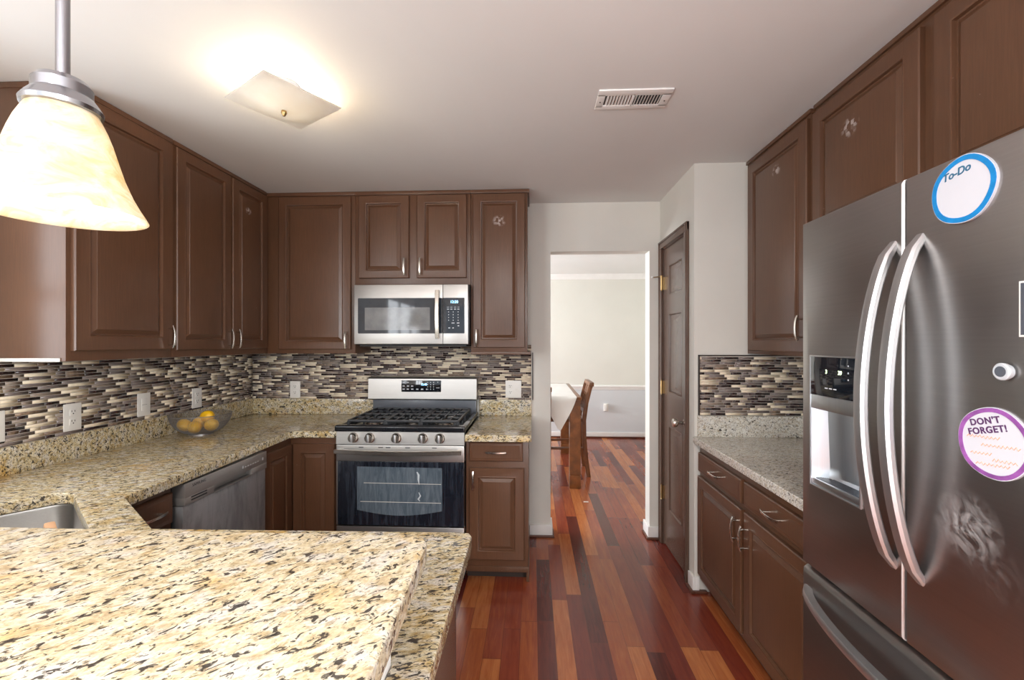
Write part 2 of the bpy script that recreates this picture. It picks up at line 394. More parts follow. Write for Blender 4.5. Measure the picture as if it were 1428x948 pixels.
struct(MB().box(DXL - T, DXL, YB, dw0, 0, ZC).box(DXL - T, DXL, dw1, FARY, 0, ZC).box(DXL - T, DXL, dw0, dw1, 0, dwz0)
       .box(DXL - T, DXL, dw0, dw1, dwz1, ZC).build('wall_dining_left', M['wallfar']))
struct(MB().box(DXR, DXR + T, YB + T, FARY, 0, ZC).build('wall_dining_right', M['wallfar']))
struct(MB().box(DXL, XL - T, YB, YB + T, 0, ZC).build('wall_dining_near', M['wallfar']))
# window sashes (out of the frame; they show in the reflections)
def sash(name, rect, axis, at, nv, nh):
    a0, a1, z0, z1 = rect; mb = MB(); w = 0.035
    def bar(u0, u1, v0, v1):
        if axis == 'x': mb.box(at - 0.02, at + 0.02, u0, u1, v0, v1, 0.004)
        else: mb.box(u0, u1, at - 0.02, at + 0.02, v0, v1, 0.004)
    bar(a0, a1, z0, z0 + w * 1.4); bar(a0, a1, z1 - w, z1); bar(a0, a0 + w, z0, z1); bar(a1 - w, a1, z0, z1)
    for i in range(1, nv): c = a0 + (a1 - a0) * i / nv; bar(c - w / 2, c + w / 2, z0, z1)
    for i in range(1, nh): c = z0 + (z1 - z0) * i / nh; bar(a0, a1, c - w / 2, c + w / 2)
    return struct(mb.build(name, M['white']))
sash('window_1', (wy0, wy1, wz0, wz1), 'x', XL - 0.03, 2, 2)
sash('window_5', (bw0, bw1, bwz0, bwz1), 'x', XL - 0.03, 3, 2)
sash('added_window', (rw0, rw1, rwz0, rwz1), 'x', XR + 0.03, 2, 2)  # made-up window framing the added right fill
sash('window_2', (rx0, rx1, rz0, rz1), 'y', YR - 0.03, 4, 1)
sash('window_3', (dw0, dw1, dwz0, dwz1), 'x', DXL - 0.03, 3, 2)
sash('window_4', (fx0, fx1, 0.9, 2.1), 'y', FARY + 0.03, 2, 2)
# knee wall carrying the raised bar
struct(MB().box(XL, -0.235, 0.60, 0.72, 0, 1.03).build('wall_peninsula', M['white']))
# baseboards
def base_box(mb, x0, x1, y0, y1): mb.box(x0, x1, y0, y1, 0.012, 0.088, 0.004)
mb = MB(); base_box(mb, -0.028, OX0 + 0.014, YB - 0.014, YB); base_box(mb, OX0, OX0 + 0.014, YB, YB + T + 0.014)
base_box(mb, OX1 - 0.014, PX, YB - 0.014, YB); base_box(mb, OX1 - 0.014, OX1, YB, YB + T + 0.014)
o = struct(mb.build('baseboard_back', M['white']))
M['shoe'] = plain('brown_shoe_moulding', (0.10, 0.035, 0.02), 0.35)
MB().box(-0.028, OX0 + 0.026, YB - 0.028, YB, 0, 0.015, 0.004).box(OX0, OX0 + 0.026, YB, YB + T, 0, 0.015, 0.004)\
    .box(OX1 - 0.026, PX, YB - 0.028, YB, 0, 0.015, 0.004).box(OX1 - 0.026, OX1, YB, YB + T, 0, 0.015, 0.004).build('shoe_moulding', M['shoe'], o)
mb = MB(); base_box(mb, PX - 0.014, PX, PY - 0.014, 2.628); base_box(mb, PX, 0.944, PY - 0.014, PY)
o = struct(mb.build('baseboard_pantry', M['white']))
MB().box(PX - 0.028, PX, PY - 0.028, 2.628, 0, 0.015, 0.004).box(PX, 0.985, PY - 0.028, PY, 0, 0.015, 0.004).build('shoe_moulding', M['shoe'], o)
o = struct(MB().box(DXL, DXR, FARY - 0.016, FARY, 0.012, 0.085, 0.004).build('baseboard_dining', M['white']))
MB().box(DXL, DXR, FARY - 0.028, FARY, 0, 0.022, 0.005).build('shoe_moulding', M['shoe'], o)
def profile_x(mb, x0, x1, pts): mb.rings([[(x0, y, z) for y, z in pts], [(x1, y, z) for y, z in pts]])
mb = MB(); profile_x(mb, DXL, DXR, [(FARY, 0.715), (FARY - 0.012, 0.72), (FARY - 0.014, 0.745), (FARY - 0.026, 0.760), (FARY - 0.026, 0.775), (FARY - 0.012, 0.785), (FARY, 0.787)])
struct(mb.build('trim_1', M['white']))
mb = MB(); profile_x(mb, DXL, DXR, [(FARY, 2.365), (FARY - 0.015, 2.37), (FARY - 0.03, 2.40), (FARY - 0.06, 2.425), (FARY - 0.07, ZC), (FARY, ZC)])
struct(mb.build('trim_2', M['white']))
struct(MB().box(DXL, DXR, FARY - 0.003, FARY, 0.085, 0.716).build('trim_3', M['wallgrey']))

# ------------------------------------------------------------------ mosaic backsplashes
def tile_mats():
    def t(n, c, r, var=0.15, s=60): return plain(n, c, r, var=var, nscale=s)
    return [M['grout'], t('cream_tile', (0.80, 0.69, 0.52), 0.35, 0.05), t('dark_glass_tile', (0.026, 0.012, 0.012), 0.10),
            t('grey_glass_tile', (0.185, 0.150, 0.138), 0.14, 0.08), t('brown_marble_tile', (0.20, 0.135, 0.092), 0.3, 0.6, 45),
            t('taupe_tile', (0.27, 0.215, 0.175), 0.25, 0.1)]
TM = tile_mats()
def mosaic(w, h, seed):
    rnd = random.Random(seed); mb = MB(); mb.box(0, w, 0.0, 0.006, 0, h)
    rh, g = 0.0144, 0.0017; bm = mb.bm; z = 0.001
    while z + rh * 0.6 < h:
        x = -rnd.random() * 0.1; zt = min(z + rh - g, h); last = 0
        while x < w:
            l = rnd.choice((0.040, 0.040, 0.060, 0.084, 0.084, 0.122, 0.122))
            k = rnd.choices((1, 2, 3, 4, 5), (33, 19, 26, 10, 12))[0]
            if k == last: k = rnd.choice((3, 5, 2, 1))
            last = k
            x0, x1 = max(x, 0), min(x + l - g, w)
            if x1 - x0 > 0.003:
                y = -0.0007
                v = [bm.verts.new(p) for p in ((x0, 0, z), (x1, 0, z), (x1, 0, zt), (x0, 0, zt), (x0, y, z), (x1, y, z), (x1, y, zt), (x0, y, zt))]
                for f in ((4, 5, 6, 7), (0, 1, 5, 4), (1, 2, 6, 5), (2, 3, 7, 6), (3, 0, 4, 7)):
                    fc = bm.faces.new([v[i] for i in f]); fc.material_index = k
            x += l
        z += rh
    return mb
M['edge'] = plain('dark_metal_edge', (0.05, 0.04, 0.035), 0.4)
BZ0, BZ1 = 1.000, 1.346
r = thing('mosaic_backsplash', 'long mosaic tile strip on the left wall behind the sink and lemon bowl', 'backsplash', (XL + 0.007, 1.50, BZ0), LEFT)
mosaic(YB - 1.50 - 0.008, BZ1 - BZ0, 1).build('mosaic_tiles', TM, r)
r = thing('mosaic_backsplash', 'mosaic tile strip on the back wall behind the gas range', 'backsplash', (XL + 0.007, YB - 0.007, BZ0), 0)
mosaic(-0.012 - XL - 0.007, BZ1 + 0.06 - BZ0, 2).build('mosaic_tiles', TM, r)
MB().box(2.108, 2.116, -0.004, 0.006, 0, BZ1 - BZ0, 0.001).build('edge_trim', M['edge'], r)
r = thing('mosaic_backsplash', 'short mosaic tile panel beside the pantry door above the pale granite', 'backsplash', (0.947, PY - 0.007, 1.006), 0)
mosaic(XR - 0.947, 0.335, 3).build('mosaic_tiles', TM, r)
MB().box(-0.008, 0, -0.004, 0.006, 0, 0.343, 0.001).box(-0.008, XR - 0.947, -0.004, 0.006, 0.335, 0.343, 0.001).build('edge_trim', M['edge'], r)

# ------------------------------------------------------------------ cabinets
def panel_door(mb, x0, x1, z0, z1, t=0.020, fr=0.052, y=0.0, flat=False):
    prof = [(0, 0), (0, -t + 0.004), (0.004, -t)]
    if flat: prof += [(0.012, -t), (0.016, -t - 0.0015), (0.022, -t - 0.001)]
    else: prof += [(fr - 0.003, -t), (fr, -t - 0.0020), (fr + 0.004, -t - 0.0005), (fr + 0.007, -t + 0.010), (fr + 0.012, -t + 0.011), (fr + 0.030, -t + 0.002), (fr + 0.031, -t), (fr + 0.034, -t - 0.0005)]
    rs = []
    for i, d in prof: rs.append([(x0 + i, y + d, z0 + i), (x1 - i, y + d, z0 + i), (x1 - i, y + d, z1 - i), (x0 + i, y + d, z1 - i)])
    mb.rings(rs); return mb
def pull(parent, cx, cz, vertical=True, L_=0.112, y=-0.020):
    mb = MB(); n = 11; pts = []
    for i in range(n):
        s = -1 + 2 * i / (n - 1); u = s * L_ / 2; d = y - 0.026 - 0.007 * (1 - s * s) + 0.003 * (abs(s) ** 4)
        pts.append((cx, d, cz + u) if vertical else (cx + u, d, cz))
    mb.tube(pts, 1.0, rect=(0.0052, 0.0026), up=(0, 1, 0))
    for s in (-0.72, 0.72):
        u = s * L_ / 2; c = (cx, 0, cz + u) if vertical else (cx + u, 0, cz)
        mb.tube([(c[0], y, c[2]), (c[0], y - 0.029, c[2])], 0.0038, 8)
    return mb.build('handle', M['nickel'], parent)
NSC = [0]
def add_door(par, x0, x1, z0, z1, hs=None, hz=None, scuff=None, fr=0.052, name='door'):
    mt = M['cab']
    if scuff: NSC[0] += 1; mt = cabinet_paint('brown_cabinet_paint_scuffed_%s' % 'abcdefgh'[NSC[0]], (scuff[0], scuff[1]), scuff[2])
    d = panel_door(MB(), x0, x1, z0, z1, fr=fr).build(name, mt, par)
    if hs: pull(d, (x0 + 0.026) if hs == 'l' else (x1 - 0.026), hz)
    return d
def add_drawer(par, x0, x1, z0, z1):
    d = panel_door(MB(), x0, x1, z0, z1, flat=True).build('drawer', M['cab'], par)
    pull(d, (x0 + x1) / 2, (z0 + z1) / 2, False, 0.12); return d
UB, UT = 1.345, 2.436
# left wall uppers: local x runs along +Y
A = thing('upper_cabinet', 'brown upper cabinet on the left wall with one wide door behind the pendant lamp', 'cabinet', (-1.815, 1.632, 0), LEFT)
MB().box(0, 0.500, 0, 0.305, UB, UT, 0.002).build('cabinet_box', M['cab'], A)
MB().box(-0.004, 0.500, -0.012, 0.305, UT - 0.020, UT + 0.002, 0.003).build('top_trim', M['cab'], A)
MB().box(-0.005, -0.001, 0.020, 0.305, UB - 0.002, UB + 0.012, 0.002).build('bottom_edge_strip', M['wall'], A)
add_door(A, 0.017, 0.489, 1.385, 2.412, 'r', 1.447, fr=0.058)
B = thing('upper_cabinet', 'brown upper cabinet with a pair of doors on the left wall above the lemon bowl', 'cabinet', (-1.815, 2.136, 0), LEFT)
MB().box(0, YB - 2.136 - 0.016, 0, 0.303, UB, UT, 0.002).build('cabinet_box', M['cab'], B)
MB().box(0, 0.775, -0.012, 0.305, UT - 0.020, UT + 0.002, 0.003).build('top_trim', M['cab'], B)
add_door(B, 0.011, 0.414, 1.380, 2.410, 'r', 1.442)
add_door(B, 0.428, 0.770, 1.380, 2.410, 'l', 1.442, (0.57, 2.25, 0.030))
# back wall uppers
YU = 2.935
C = thing('upper_cabinet', 'brown upper cabinet with one tall door in the corner left of the microwave', 'cabinet', (-1.813, YU, 0))
MB().box(0, 0.612, 0, 0.288, UB, UT, 0.002).build('cabinet_box', M['cab'], C)
MB().box(0.0, 0.612, -0.012, 0.305, UT - 0.022, UT + 0.002, 0.003).build('top_trim', M['cab'], C)
add_door(C, 0.088, 0.587, 1.373, 2.404, 'r', 1.435)
D = thing('upper_cabinet', 'short brown upper cabinet with two doors directly above the microwave', 'cabinet', (-1.200, YU, 0))
MB().box(0, 0.785, 0, 0.305, 1.806, UT, 0.002).build('cabinet_box', M['cab'], D)
MB().box(0.0, 0.785, -0.012, 0.305, UT - 0.022, UT + 0.002, 0.003).build('top_trim', M['cab'], D)
add_door(D, 0.028, 0.371, 1.851, 2.406, 'r', 1.925, fr=0.050)
add_door(D, 0.425, 0.760, 1.851, 2.406, 'l', 1.925, fr=0.050)
E_ = thing('upper_cabinet', 'narrow brown upper cabinet with a scuffed door right of the microwave by the doorway', 'cabinet', (-0.414, YU, 0))
MB().box(0.002, 0.378, 0, 0.288, UB, UT, 0.002).build('cabinet_box', M['cab'], E_)
MB().box(0.0, 0.390, -0.012, 0.305, UT - 0.022, UT + 0.002, 0.003).build('top_trim', M['cab'], E_)
MB().box(0.002, 0.400, -0.014, 0.288, UB - 0.006, UB + 0.012, 0.003).build('bottom_trim', M['cab'], E_)
add_door(E_, 0.016, 0.362, 1.386, 2.408, 'l', 1.448, (0.19, 2.225, 0.050))
# right wall uppers: local x runs along -Y
XU = 1.216
Fc = thing('upper_cabinet', 'brown upper cabinet on the right wall above the pale granite, beside the pantry wall', 'cabinet', (XU, PY - 0.001, 0), RIGHT)
MB().box(0, 0.575, 0, XR - XU, 1.356, UT, 0.002).build('cabinet_box', M['cab'], Fc)
MB().box(0, 0.580, -0.010, XR - XU, UT - 0.016, UT + 0.002, 0.003).build('top_trim', M['cab'], Fc)
add_door(Fc, 0.043, 0.568, 1.374, 2.400, 'r', 1.482, (0.33, 2.265, 0.040), fr=0.056)
G = thing('upper_cabinet', 'brown two door cabinet high on the right wall above the refrigerator', 'cabinet', (XU, 1.958, 0), RIGHT)
MB().box(0, 1.20, 0, XR - XU, 1.83, UT, 0.002).build('cabinet_box', M['cab'], G)
MB().box(0, 1.20, -0.010, XR - XU, UT - 0.016, UT + 0.002, 0.003).build('top_trim', M['cab'], G)
add_door(G, 0.006, 0.532, 1.86, 2.398, None, None, (0.235, 2.235, 0.052), fr=0.056)
add_door(G, 0.580, 1.110, 1.86, 2.398, None, None, fr=0.056)

# base cabinets
CZ, CT = 0.885, 0.040
BT = CZ - CT - 0.001
XB = -1.475                       # face of the left base run
H_ = thing('base_cabinet', 'brown drawer base cabinet between the sink corner and the dishwasher', 'cabinet', (XB, 1.480, 0), LEFT)
MB().box(0, 0.252, 0, 0.11, 0.09, BT, 0.002).build('cabinet_box', M['cab'], H_)
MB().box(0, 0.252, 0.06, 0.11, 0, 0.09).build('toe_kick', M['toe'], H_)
add_drawer(H_, 0.012, 0.240, 0.690, 0.812)
add_door(H_, 0.012, 0.240, 0.12, 0.665, 'r', 0.58)
K_ = thing('base_cabinet', 'brown corner base cabinet with two doors meeting between dishwasher and range', 'cabinet', (0, 0, 0))
MB().prism([(-2.10, 2.320), (XB, 2.320), (XB, 2.625), (-1.178, 2.625), (-1.178, 3.22), (-2.10, 3.22)], 0.09, BT).build('cabinet_box', M['cab'], K_)
MB().prism([(-2.10, 2.33), (XB - 0.06, 2.33), (XB - 0.06, 2.685), (-1.178, 2.685), (-1.178, 3.22), (-2.10, 3.22)], 0, 0.09).build('toe_kick', M['toe'], K_)
mb = panel_door(MB(), 0, 0.272, 0.11, 0.806, fr=0.050); mb.xf(Matrix.Translation((XB, 2.330, 0)) @ Matrix.Rotation(LEFT, 4, 'Z')); mb.build('door', M['cab'], K_)
mb = panel_door(MB(), 0, 0.258, 0.11, 0.806, fr=0.052); mb.xf(Matrix.Translation((XB + 0.021, 2.625, 0))); mb.build('door', M['cab'], K_)
J = thing('base_cabinet', 'narrow brown base cabinet with one drawer and door right of the range', 'cabinet', (-0.398, 2.620, 0))
MB().box(0, 0.372, 0, 0.60, 0.085, BT, 0.002).build('cabinet_box', M['cab'], J)
MB().box(0.0, 0.376, -0.006, 0.60, 0.055, 0.088, 0.004).box(0.360, 0.376, -0.004, 0.60, 0.0, 0.06, 0.002).build('bottom_rail', M['cab'], J)
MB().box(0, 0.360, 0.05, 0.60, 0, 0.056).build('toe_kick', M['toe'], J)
add_drawer(J, 0.021, 0.340, 0.716, 0.830)
add_door(J, 0.021, 0.348, 0.131, 0.675, 'l', 0.606)
R_ = thing('base_cabinet', 'wide brown base cabinet with two drawers and two doors left of the refrigerator', 'cabinet', (0.946, PY - 0.016, 0), RIGHT)
MB().box(0, 1.09, 0, 0.560, 0.085, BT, 0.002).build('cabinet_box', M['cab'], R_)
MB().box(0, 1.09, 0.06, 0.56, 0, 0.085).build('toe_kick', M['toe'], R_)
add_drawer(R_, 0.022, 0.530, 0.700, 0.806); add_drawer(R_, 0.556, 1.06, 0.700, 0.806)
add_door(R_, 0.012, 0.530, 0.118, 0.672, 'r', 0.575, (0.1, 0.3, 0.02)); add_door(R_, 0.556, 1.06, 0.118, 0.672, 'l', 0.565)
P_ = thing('base_cabinet', 'brown peninsula base cabinet under the lower granite counter, end panel toward the aisle', 'cabinet', (-0.212, 1.180, 0), PI)
MB().box(0.0, 0.80, 0, 0.455, 0.09, BT, 0.002).build('cabinet_box', M['cab'], P_)
MB().box(0.02, 0.80, 0.06, 0.45, 0, 0.09).build('toe_kick', M['toe'], P_)
MB().box(-0.006, -0.0005, 0.0, 0.455, 0.0, BT - 0.004, 0.002).build('end_panel', M['doorpaint'], P_)
add_door(P_, 0.02, 0.39, 0.12, 0.80, 'r', 0.70); add_door(P_, 0.41, 0.78, 0.12, 0.80, 'l', 0.70)
S_ = thing('base_cabinet', 'brown diagonal corner cabinet front under the steel sink', 'cabinet', (-1.467, 1.447, 0), math.atan2(-0.255, 0.33) + PI)
S_.location = (-1.128, 1.185, 0)
MB().box(0.0, 0.40, 0, 0.02, 0.09, BT, 0.002).build('cabinet_face', M['cab'], S_)
add_door(S_, 0.01, 0.19, 0.12, 0.80, 'r', 0.70); add_door(S_, 0.21, 0.39, 0.12, 0.80, 'l', 0.70)

# ------------------------------------------------------------------ granite counters
u = Vector((0.787, -0.617)); v = Vector((-0.617, -0.787)); SC0 = Vector((-1.660, 1.512))
SW, SD = 0.74, 0.40
def sink_loop(off=0.0, n=6, r=0.055):
    return [tuple(SC0 + u * a + v * b) for a, b in rrect(-off, SW + off, -off, SD + off, r + off, n)]
ctop = [(-2.12, YB), (-1.172, YB), (-1.172, 2.602), (-1.40, 2.598), (-1.435, 2.585), (-1.452, 2.555), (-1.412, 1.462), (-1.090, 1.215),
        (-0.200, 1.232), (-0.178, 1.228), (-0.168, 1.208), (-0.165, 0.60), (-0.234, 0.60), (-0.234, 0.721), (-2.12, 0.721)]
CT_ = tag(MB().prism(ctop, CZ - CT, CZ, hole=sink_loop()[::-1], bev=0.005).build('granite_countertop', M['gran']),
          'L-shaped cream granite countertop along the left wall with the sink cut into it', 'countertop')
MB().box(XL, XL + 0.020, 0.722, YB, CZ, BZ0, 0.003).box(XL + 0.020, -1.176, YB - 0.020, YB, CZ, BZ0, 0.003).build('granite_upstand', M['gran'], CT_)
t2 = tag(MB().prism([(-0.392, YB), (-0.392, 2.535), (-0.020, 2.535), (-0.008, 2.547), (-0.008, YB)], CZ - CT, CZ, bev=0.006).build('granite_countertop', M['gran']),
         'small cream granite countertop between the range and the doorway', 'countertop')
MB().box(-0.392, -0.010, YB - 0.020, YB, CZ, BZ0, 0.003).build('granite_upstand', M['gran'], t2)
t3 = tag(MB().prism([(XR, PY), (0.912, PY), (0.912, 1.45), (XR, 1.45)], CZ - CT, CZ, bev=0.006).build('granite_countertop', M['grangrey']),
         'pale speckled granite countertop left of the refrigerator', 'countertop')
MB().box(0.935, XR, PY - 0.020, PY, CZ, 1.004, 0.003).build('granite_upstand', M['grangrey'], t3)
bar = [(-2.10, 0.790), (-0.215, 0.790)] + [(-0.215 + 0.03 * math.sin(a), 0.760 + 0.03 * math.cos(a)) for a in (0.3, 0.6, 0.9, 1.2)] + [(-0.184, 0.755), (-0.163, 0.30), (-2.10, 0.30)]
tag(MB().prism(bar, 1.030, 1.070, bev=0.009).build('granite_bar_top', M['granbar']), 'thick cream granite raised bar top in the foreground', 'bar top')

# sink
S = thing('sink', 'undermount stainless steel sink in the counter corner behind the bar', 'sink')
rs = []
for off, z in ((0.020, CZ - CT - 0.002), (0.004, CZ - CT - 0.002), (0.002, CZ - CT - 0.01), (-0.004, 0.70), (-0.02, 0.675), (-0.06, 0.668)):
    rs.append([(x, y, z) for x, y in sink_loop(off)])
M['sinksteel'] = steel('sink_steel', (0.40, 0.39, 0.375), 0.32)
MB().rings(rs, cap0=False).build('basin', M['sinksteel'], S)
dc = SC0 + u * SW * 0.5 + v * SD * 0.5
MB().lathe([(0.0, 0.671), (0.03, 0.671), (0.042, 0.674), (0.045, 0.669)], (dc.x, dc.y, 0), 24).build('drain', M['nickel'], S)
M['sponge'] = plain('tan_sponge', (0.62, 0.36, 0.20), 0.9, bstr=0.4, nscale=20)
sp = tag(MB().box(-0.042, 0.042, -0.014, 0.014, 0, 0.160, 0.008).build('sponge', M['sponge']), 'tan scrubbing pad standing upright in the steel sink near its far rim', 'sponge')
sp.location = (-1.556, 1.352, 0.6695); sp.rotation_euler = (0, 0, -0.665)

# ------------------------------------------------------------------ gas range
GX0 = -1.166; GW = 0.768
GR = thing('gas_range', 'stainless gas range with black oven door and five burner cooktop', 'range', (GX0, 2.560, 0))
MB().box(0.004, GW - 0.004, 0.03, 0.66, 0.02, 0.885, 0.004).build('range_body', M['black'], GR)
for sx in (0.05, GW - 0.05):
    for sy in (0.08, 0.6): MB().lathe([(0.018, 0), (0.015, 0.025)], (sx, sy, 0), 12).build('foot', M['black'], GR)
MB().rings([[(0.002, 0.0, 0.818), (GW - 0.002, 0.0, 0.818), (GW - 0.002, 0.06, 0.818), (0.002, 0.06, 0.818)],
            [(0.002, 0.006, 0.892), (GW - 0.002, 0.006, 0.892), (GW - 0.002, 0.06, 0.892), (0.002, 0.06, 0.892)]]).build('control_panel', M['steel'], GR)
for kx in (0.107, 0.205, 0.364, 0.521, 0.622):
    k = MB().lathe([(0.030, 0.0), (0.030, -0.006), (0.026, -0.010), (0.024, -0.030), (0.021, -0.034), (0, -0.034)], (kx, 0.003, 0.857), 28, 'y').build('knob', M['nickel'], GR)
    MB().box(kx - 0.005, kx + 0.005, -0.037, -0.028, 0.834, 0.880, 0.002).build('grip', M['handle'], k)
# cooktop with raised rim
ct = MB()
ct.box(-0.004, GW + 0.004, -0.012, 0.045, 0.893, 0.930, 0.010, 3)
ct.box(-0.004, 0.030, 0.03, 0.62, 0.893, 0.922, 0.008).box(GW - 0.030, GW + 0.004, 0.03, 0.62, 0.893, 0.922, 0.008)
ct.box(0.02, GW - 0.02, 0.03, 0.62, 0.888, 0.905)
ct.build('cooktop', M['black'], GR)
def grate(x0, x1):
    mb = MB(); y0, y1, z, t = 0.065, 0.560, 0.945, 0.0065
    def bar(a, b, r=t): mb.tube([a, b], 1, rect=(r, r * 1.1))
    for x in (x0, x1): bar((x, y0, z), (x, y1, z))
    for y in (y0, (y0 + y1) / 2, y1): bar((x0, y, z), (x1, y, z))
    for x in (x0, x1):
        for y in (y0, (y0 + y1) / 2, y1): bar((x, y, z), (x, y, 0.904))
    xm = (x0 + x1) / 2
    for yc in ((y0 * 3 + y1) / 4, (y0 + 3 * y1) / 4):
        for s in (-1, 1):
            bar((xm + s * (x1 - x0) / 2, yc, z), (xm + s * 0.025, yc, z), 0.0055)
            bar((xm, yc + s * 0.122, z), (xm, yc + s * 0.028, z), 0.0055)
            bar((xm + s * (x1 - x0) / 4, yc - 0.122, z), (xm + s * (x1 - x0) / 4, yc + 0.122, z), 0.0048)
    return mb.build('grate', M['iron'], GR)
for a, b in ((0.050, 0.270), (0.282, 0.486), (0.498, 0.718)): grate(a, b)
for bx, by, br in ((0.160, 0.19, 0.045), (0.160, 0.44, 0.038), (0.384, 0.31, 0.055), (0.608, 0.19, 0.050), (0.608, 0.44, 0.036)):
    b = MB().lathe([(br + 0.012, 0.905), (br + 0.008, 0.912), (br, 0.916), (br, 0.924)], (bx, by, 0), 24).build('burner', M['nickel'], GR)
    MB().lathe([(br - 0.004, 0.924), (br - 0.004, 0.931), (br - 0.010, 0.934), (0, 0.934)], (bx, by, 0), 24).build('burner_cap', M['iron'], b)
# back guard
M['guarddark'] = plain('dark_back_guard', (0.085, 0.095, 0.115), 0.25)
MB().box(0.008, GW - 0.008, 0.585, 0.66, 0.90, 1.012, 0.006).build('lower_guard', M['guarddark'], GR)
gp = [(0.552, 1.010), (0.545, 1.018), (0.550, 1.160), (0.560, 1.172), (0.640, 1.172), (0.650, 1.010)]
bg = MB(); bg.rings([[(-0.012, y, z) for y, z in gp], [(GW + 0.000, y, z) for y, z in gp]]); bg = bg.build('back_guard', M['steel'], GR)
pn = MB().box(0.230, 0.515, 0.5425, 0.549, 1.068, 1.150, 0.002).build('touch_panel', M['blackglass'], bg)
text('clock_digits', '12:48', 0.020, M['blue_led'], bg, (0.392, 0.5420, 1.121))
mb = Marks('key_mark', M['print'], bg)
for i, x in enumerate((0.247, 0.277, 0.309, 0.345, 0.380, 0.416)): mb.box(x - 0.008, x + 0.008, 0.5415, 0.5425, 1.084, 1.091)
for x in (0.247, 0.277): mb.box(x - 0.007, x + 0.007, 0.5415, 0.5425, 1.133, 1.138)
for x in (0.247, 0.278, 0.308): mb.box(x - 0.008, x + 0.008, 0.5415, 0.5425, 1.106, 1.113)
for x in (0.420, 0.441, 0.462):
    for z in (1.136, 1.120, 1.104, 1.088): mb.box(x - 0.0028, x + 0.0028, 0.5415, 0.5425, z - 0.0028, z + 0.0028)
mb.box(0.480, 0.505, 0.5415, 0.5425, 1.096, 1.099).box(0.490, 0.495, 0.5415, 0.5425, 1.134, 1.140)
# oven door
od = MB().box(0.003, GW - 0.003, 0.0, 0.045, 0.718, 0.814, 0.004).box(0.003, 0.012, 0.001, 0.045, 0.340, 0.72).build('oven_door', M['steel'], GR)
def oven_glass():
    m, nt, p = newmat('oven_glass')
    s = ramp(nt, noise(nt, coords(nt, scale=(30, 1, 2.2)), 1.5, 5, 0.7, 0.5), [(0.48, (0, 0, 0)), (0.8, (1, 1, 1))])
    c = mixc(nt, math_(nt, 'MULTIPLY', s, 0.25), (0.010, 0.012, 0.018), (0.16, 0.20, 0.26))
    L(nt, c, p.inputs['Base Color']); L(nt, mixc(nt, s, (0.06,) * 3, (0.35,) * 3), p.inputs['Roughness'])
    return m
M['ovenglass'] = oven_glass()
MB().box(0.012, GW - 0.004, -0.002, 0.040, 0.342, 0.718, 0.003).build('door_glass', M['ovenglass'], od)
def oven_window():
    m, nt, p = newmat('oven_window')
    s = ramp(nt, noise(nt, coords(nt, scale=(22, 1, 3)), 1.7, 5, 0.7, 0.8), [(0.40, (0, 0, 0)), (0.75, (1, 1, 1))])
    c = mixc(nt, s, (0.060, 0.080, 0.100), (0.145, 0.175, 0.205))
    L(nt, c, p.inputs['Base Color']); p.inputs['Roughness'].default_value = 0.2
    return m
M['ovenwin'] = oven_window()
wp = [(0.130, 0.688), (0.636, 0.684)] + [(0.636 - 0.506 * i / 14, 0.432 - 0.030 * math.sin(PI * i / 14)) for i in range(15)]
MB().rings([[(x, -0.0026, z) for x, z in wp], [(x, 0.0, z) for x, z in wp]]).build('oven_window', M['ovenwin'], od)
M['rack'] = plain('oven_rack_wire', (0.55, 0.53, 0.48), 0.4)
for z, x0 in ((0.592, 0.170), (0.482, 0.150)):
    MB().tube([(x0, -0.003, z), (0.630, -0.003, z - 0.003)], 0.0016, 6).build('rack_wire', M['rack'], od)
M['drip'] = plain('dried_drip', (0.45, 0.50, 0.53), 0.6)
mb = MB()
mb.tube([(0.487, -0.0026, 0.660), (0.497, -0.0026, 0.642), (0.496, -0.0026, 0.615), (0.500, -0.0026, 0.585)], [0.003, 0.006, 0.005, 0.001], rect=(1, 0.05), up=(0, 1, 0)); mb.build('drip_stain', M['drip'], od); mb = MB()
mb.tube([(0.498, -0.0026, 0.540), (0.508, -0.0026, 0.520), (0.495, -0.0026, 0.500), (0.505, -0.0026, 0.488)], [0.002, 0.004, 0.005, 0.001], rect=(1, 0.05), up=(0, 1, 0))
mb.build('drip_stain', M['drip'], od)
n = 13; pts = [(0.012 + (GW - 0.024) * i / (n - 1), -0.040 - 0.012 * math.sin(PI * i / (n - 1)), 0.785 - 0.006 * math.sin(PI * i / (n - 1))) for i in range(n)]
mb = MB().tube(pts, 1, rect=(0.0125, 0.012), up=(0, 1, 0))
for x in (0.03, GW - 0.03): mb.box(x - 0.010, x + 0.010, -0.040, 0.002, 0.775, 0.793, 0.003)
mb.build('handle', M['nickel'], od)
mb = Marks('vent_slot', M['slot'], od)
for x in (0.153, 0.270, 0.315, 0.431, 0.590): mb.box(x - 0.014, x + 0.014, -0.0006, 0.001, 0.798, 0.803)
MB().box(0.003, GW - 0.003, 0.0, 0.045, 0.10, 0.335, 0.006).build('storage_drawer', M['steel'], GR)

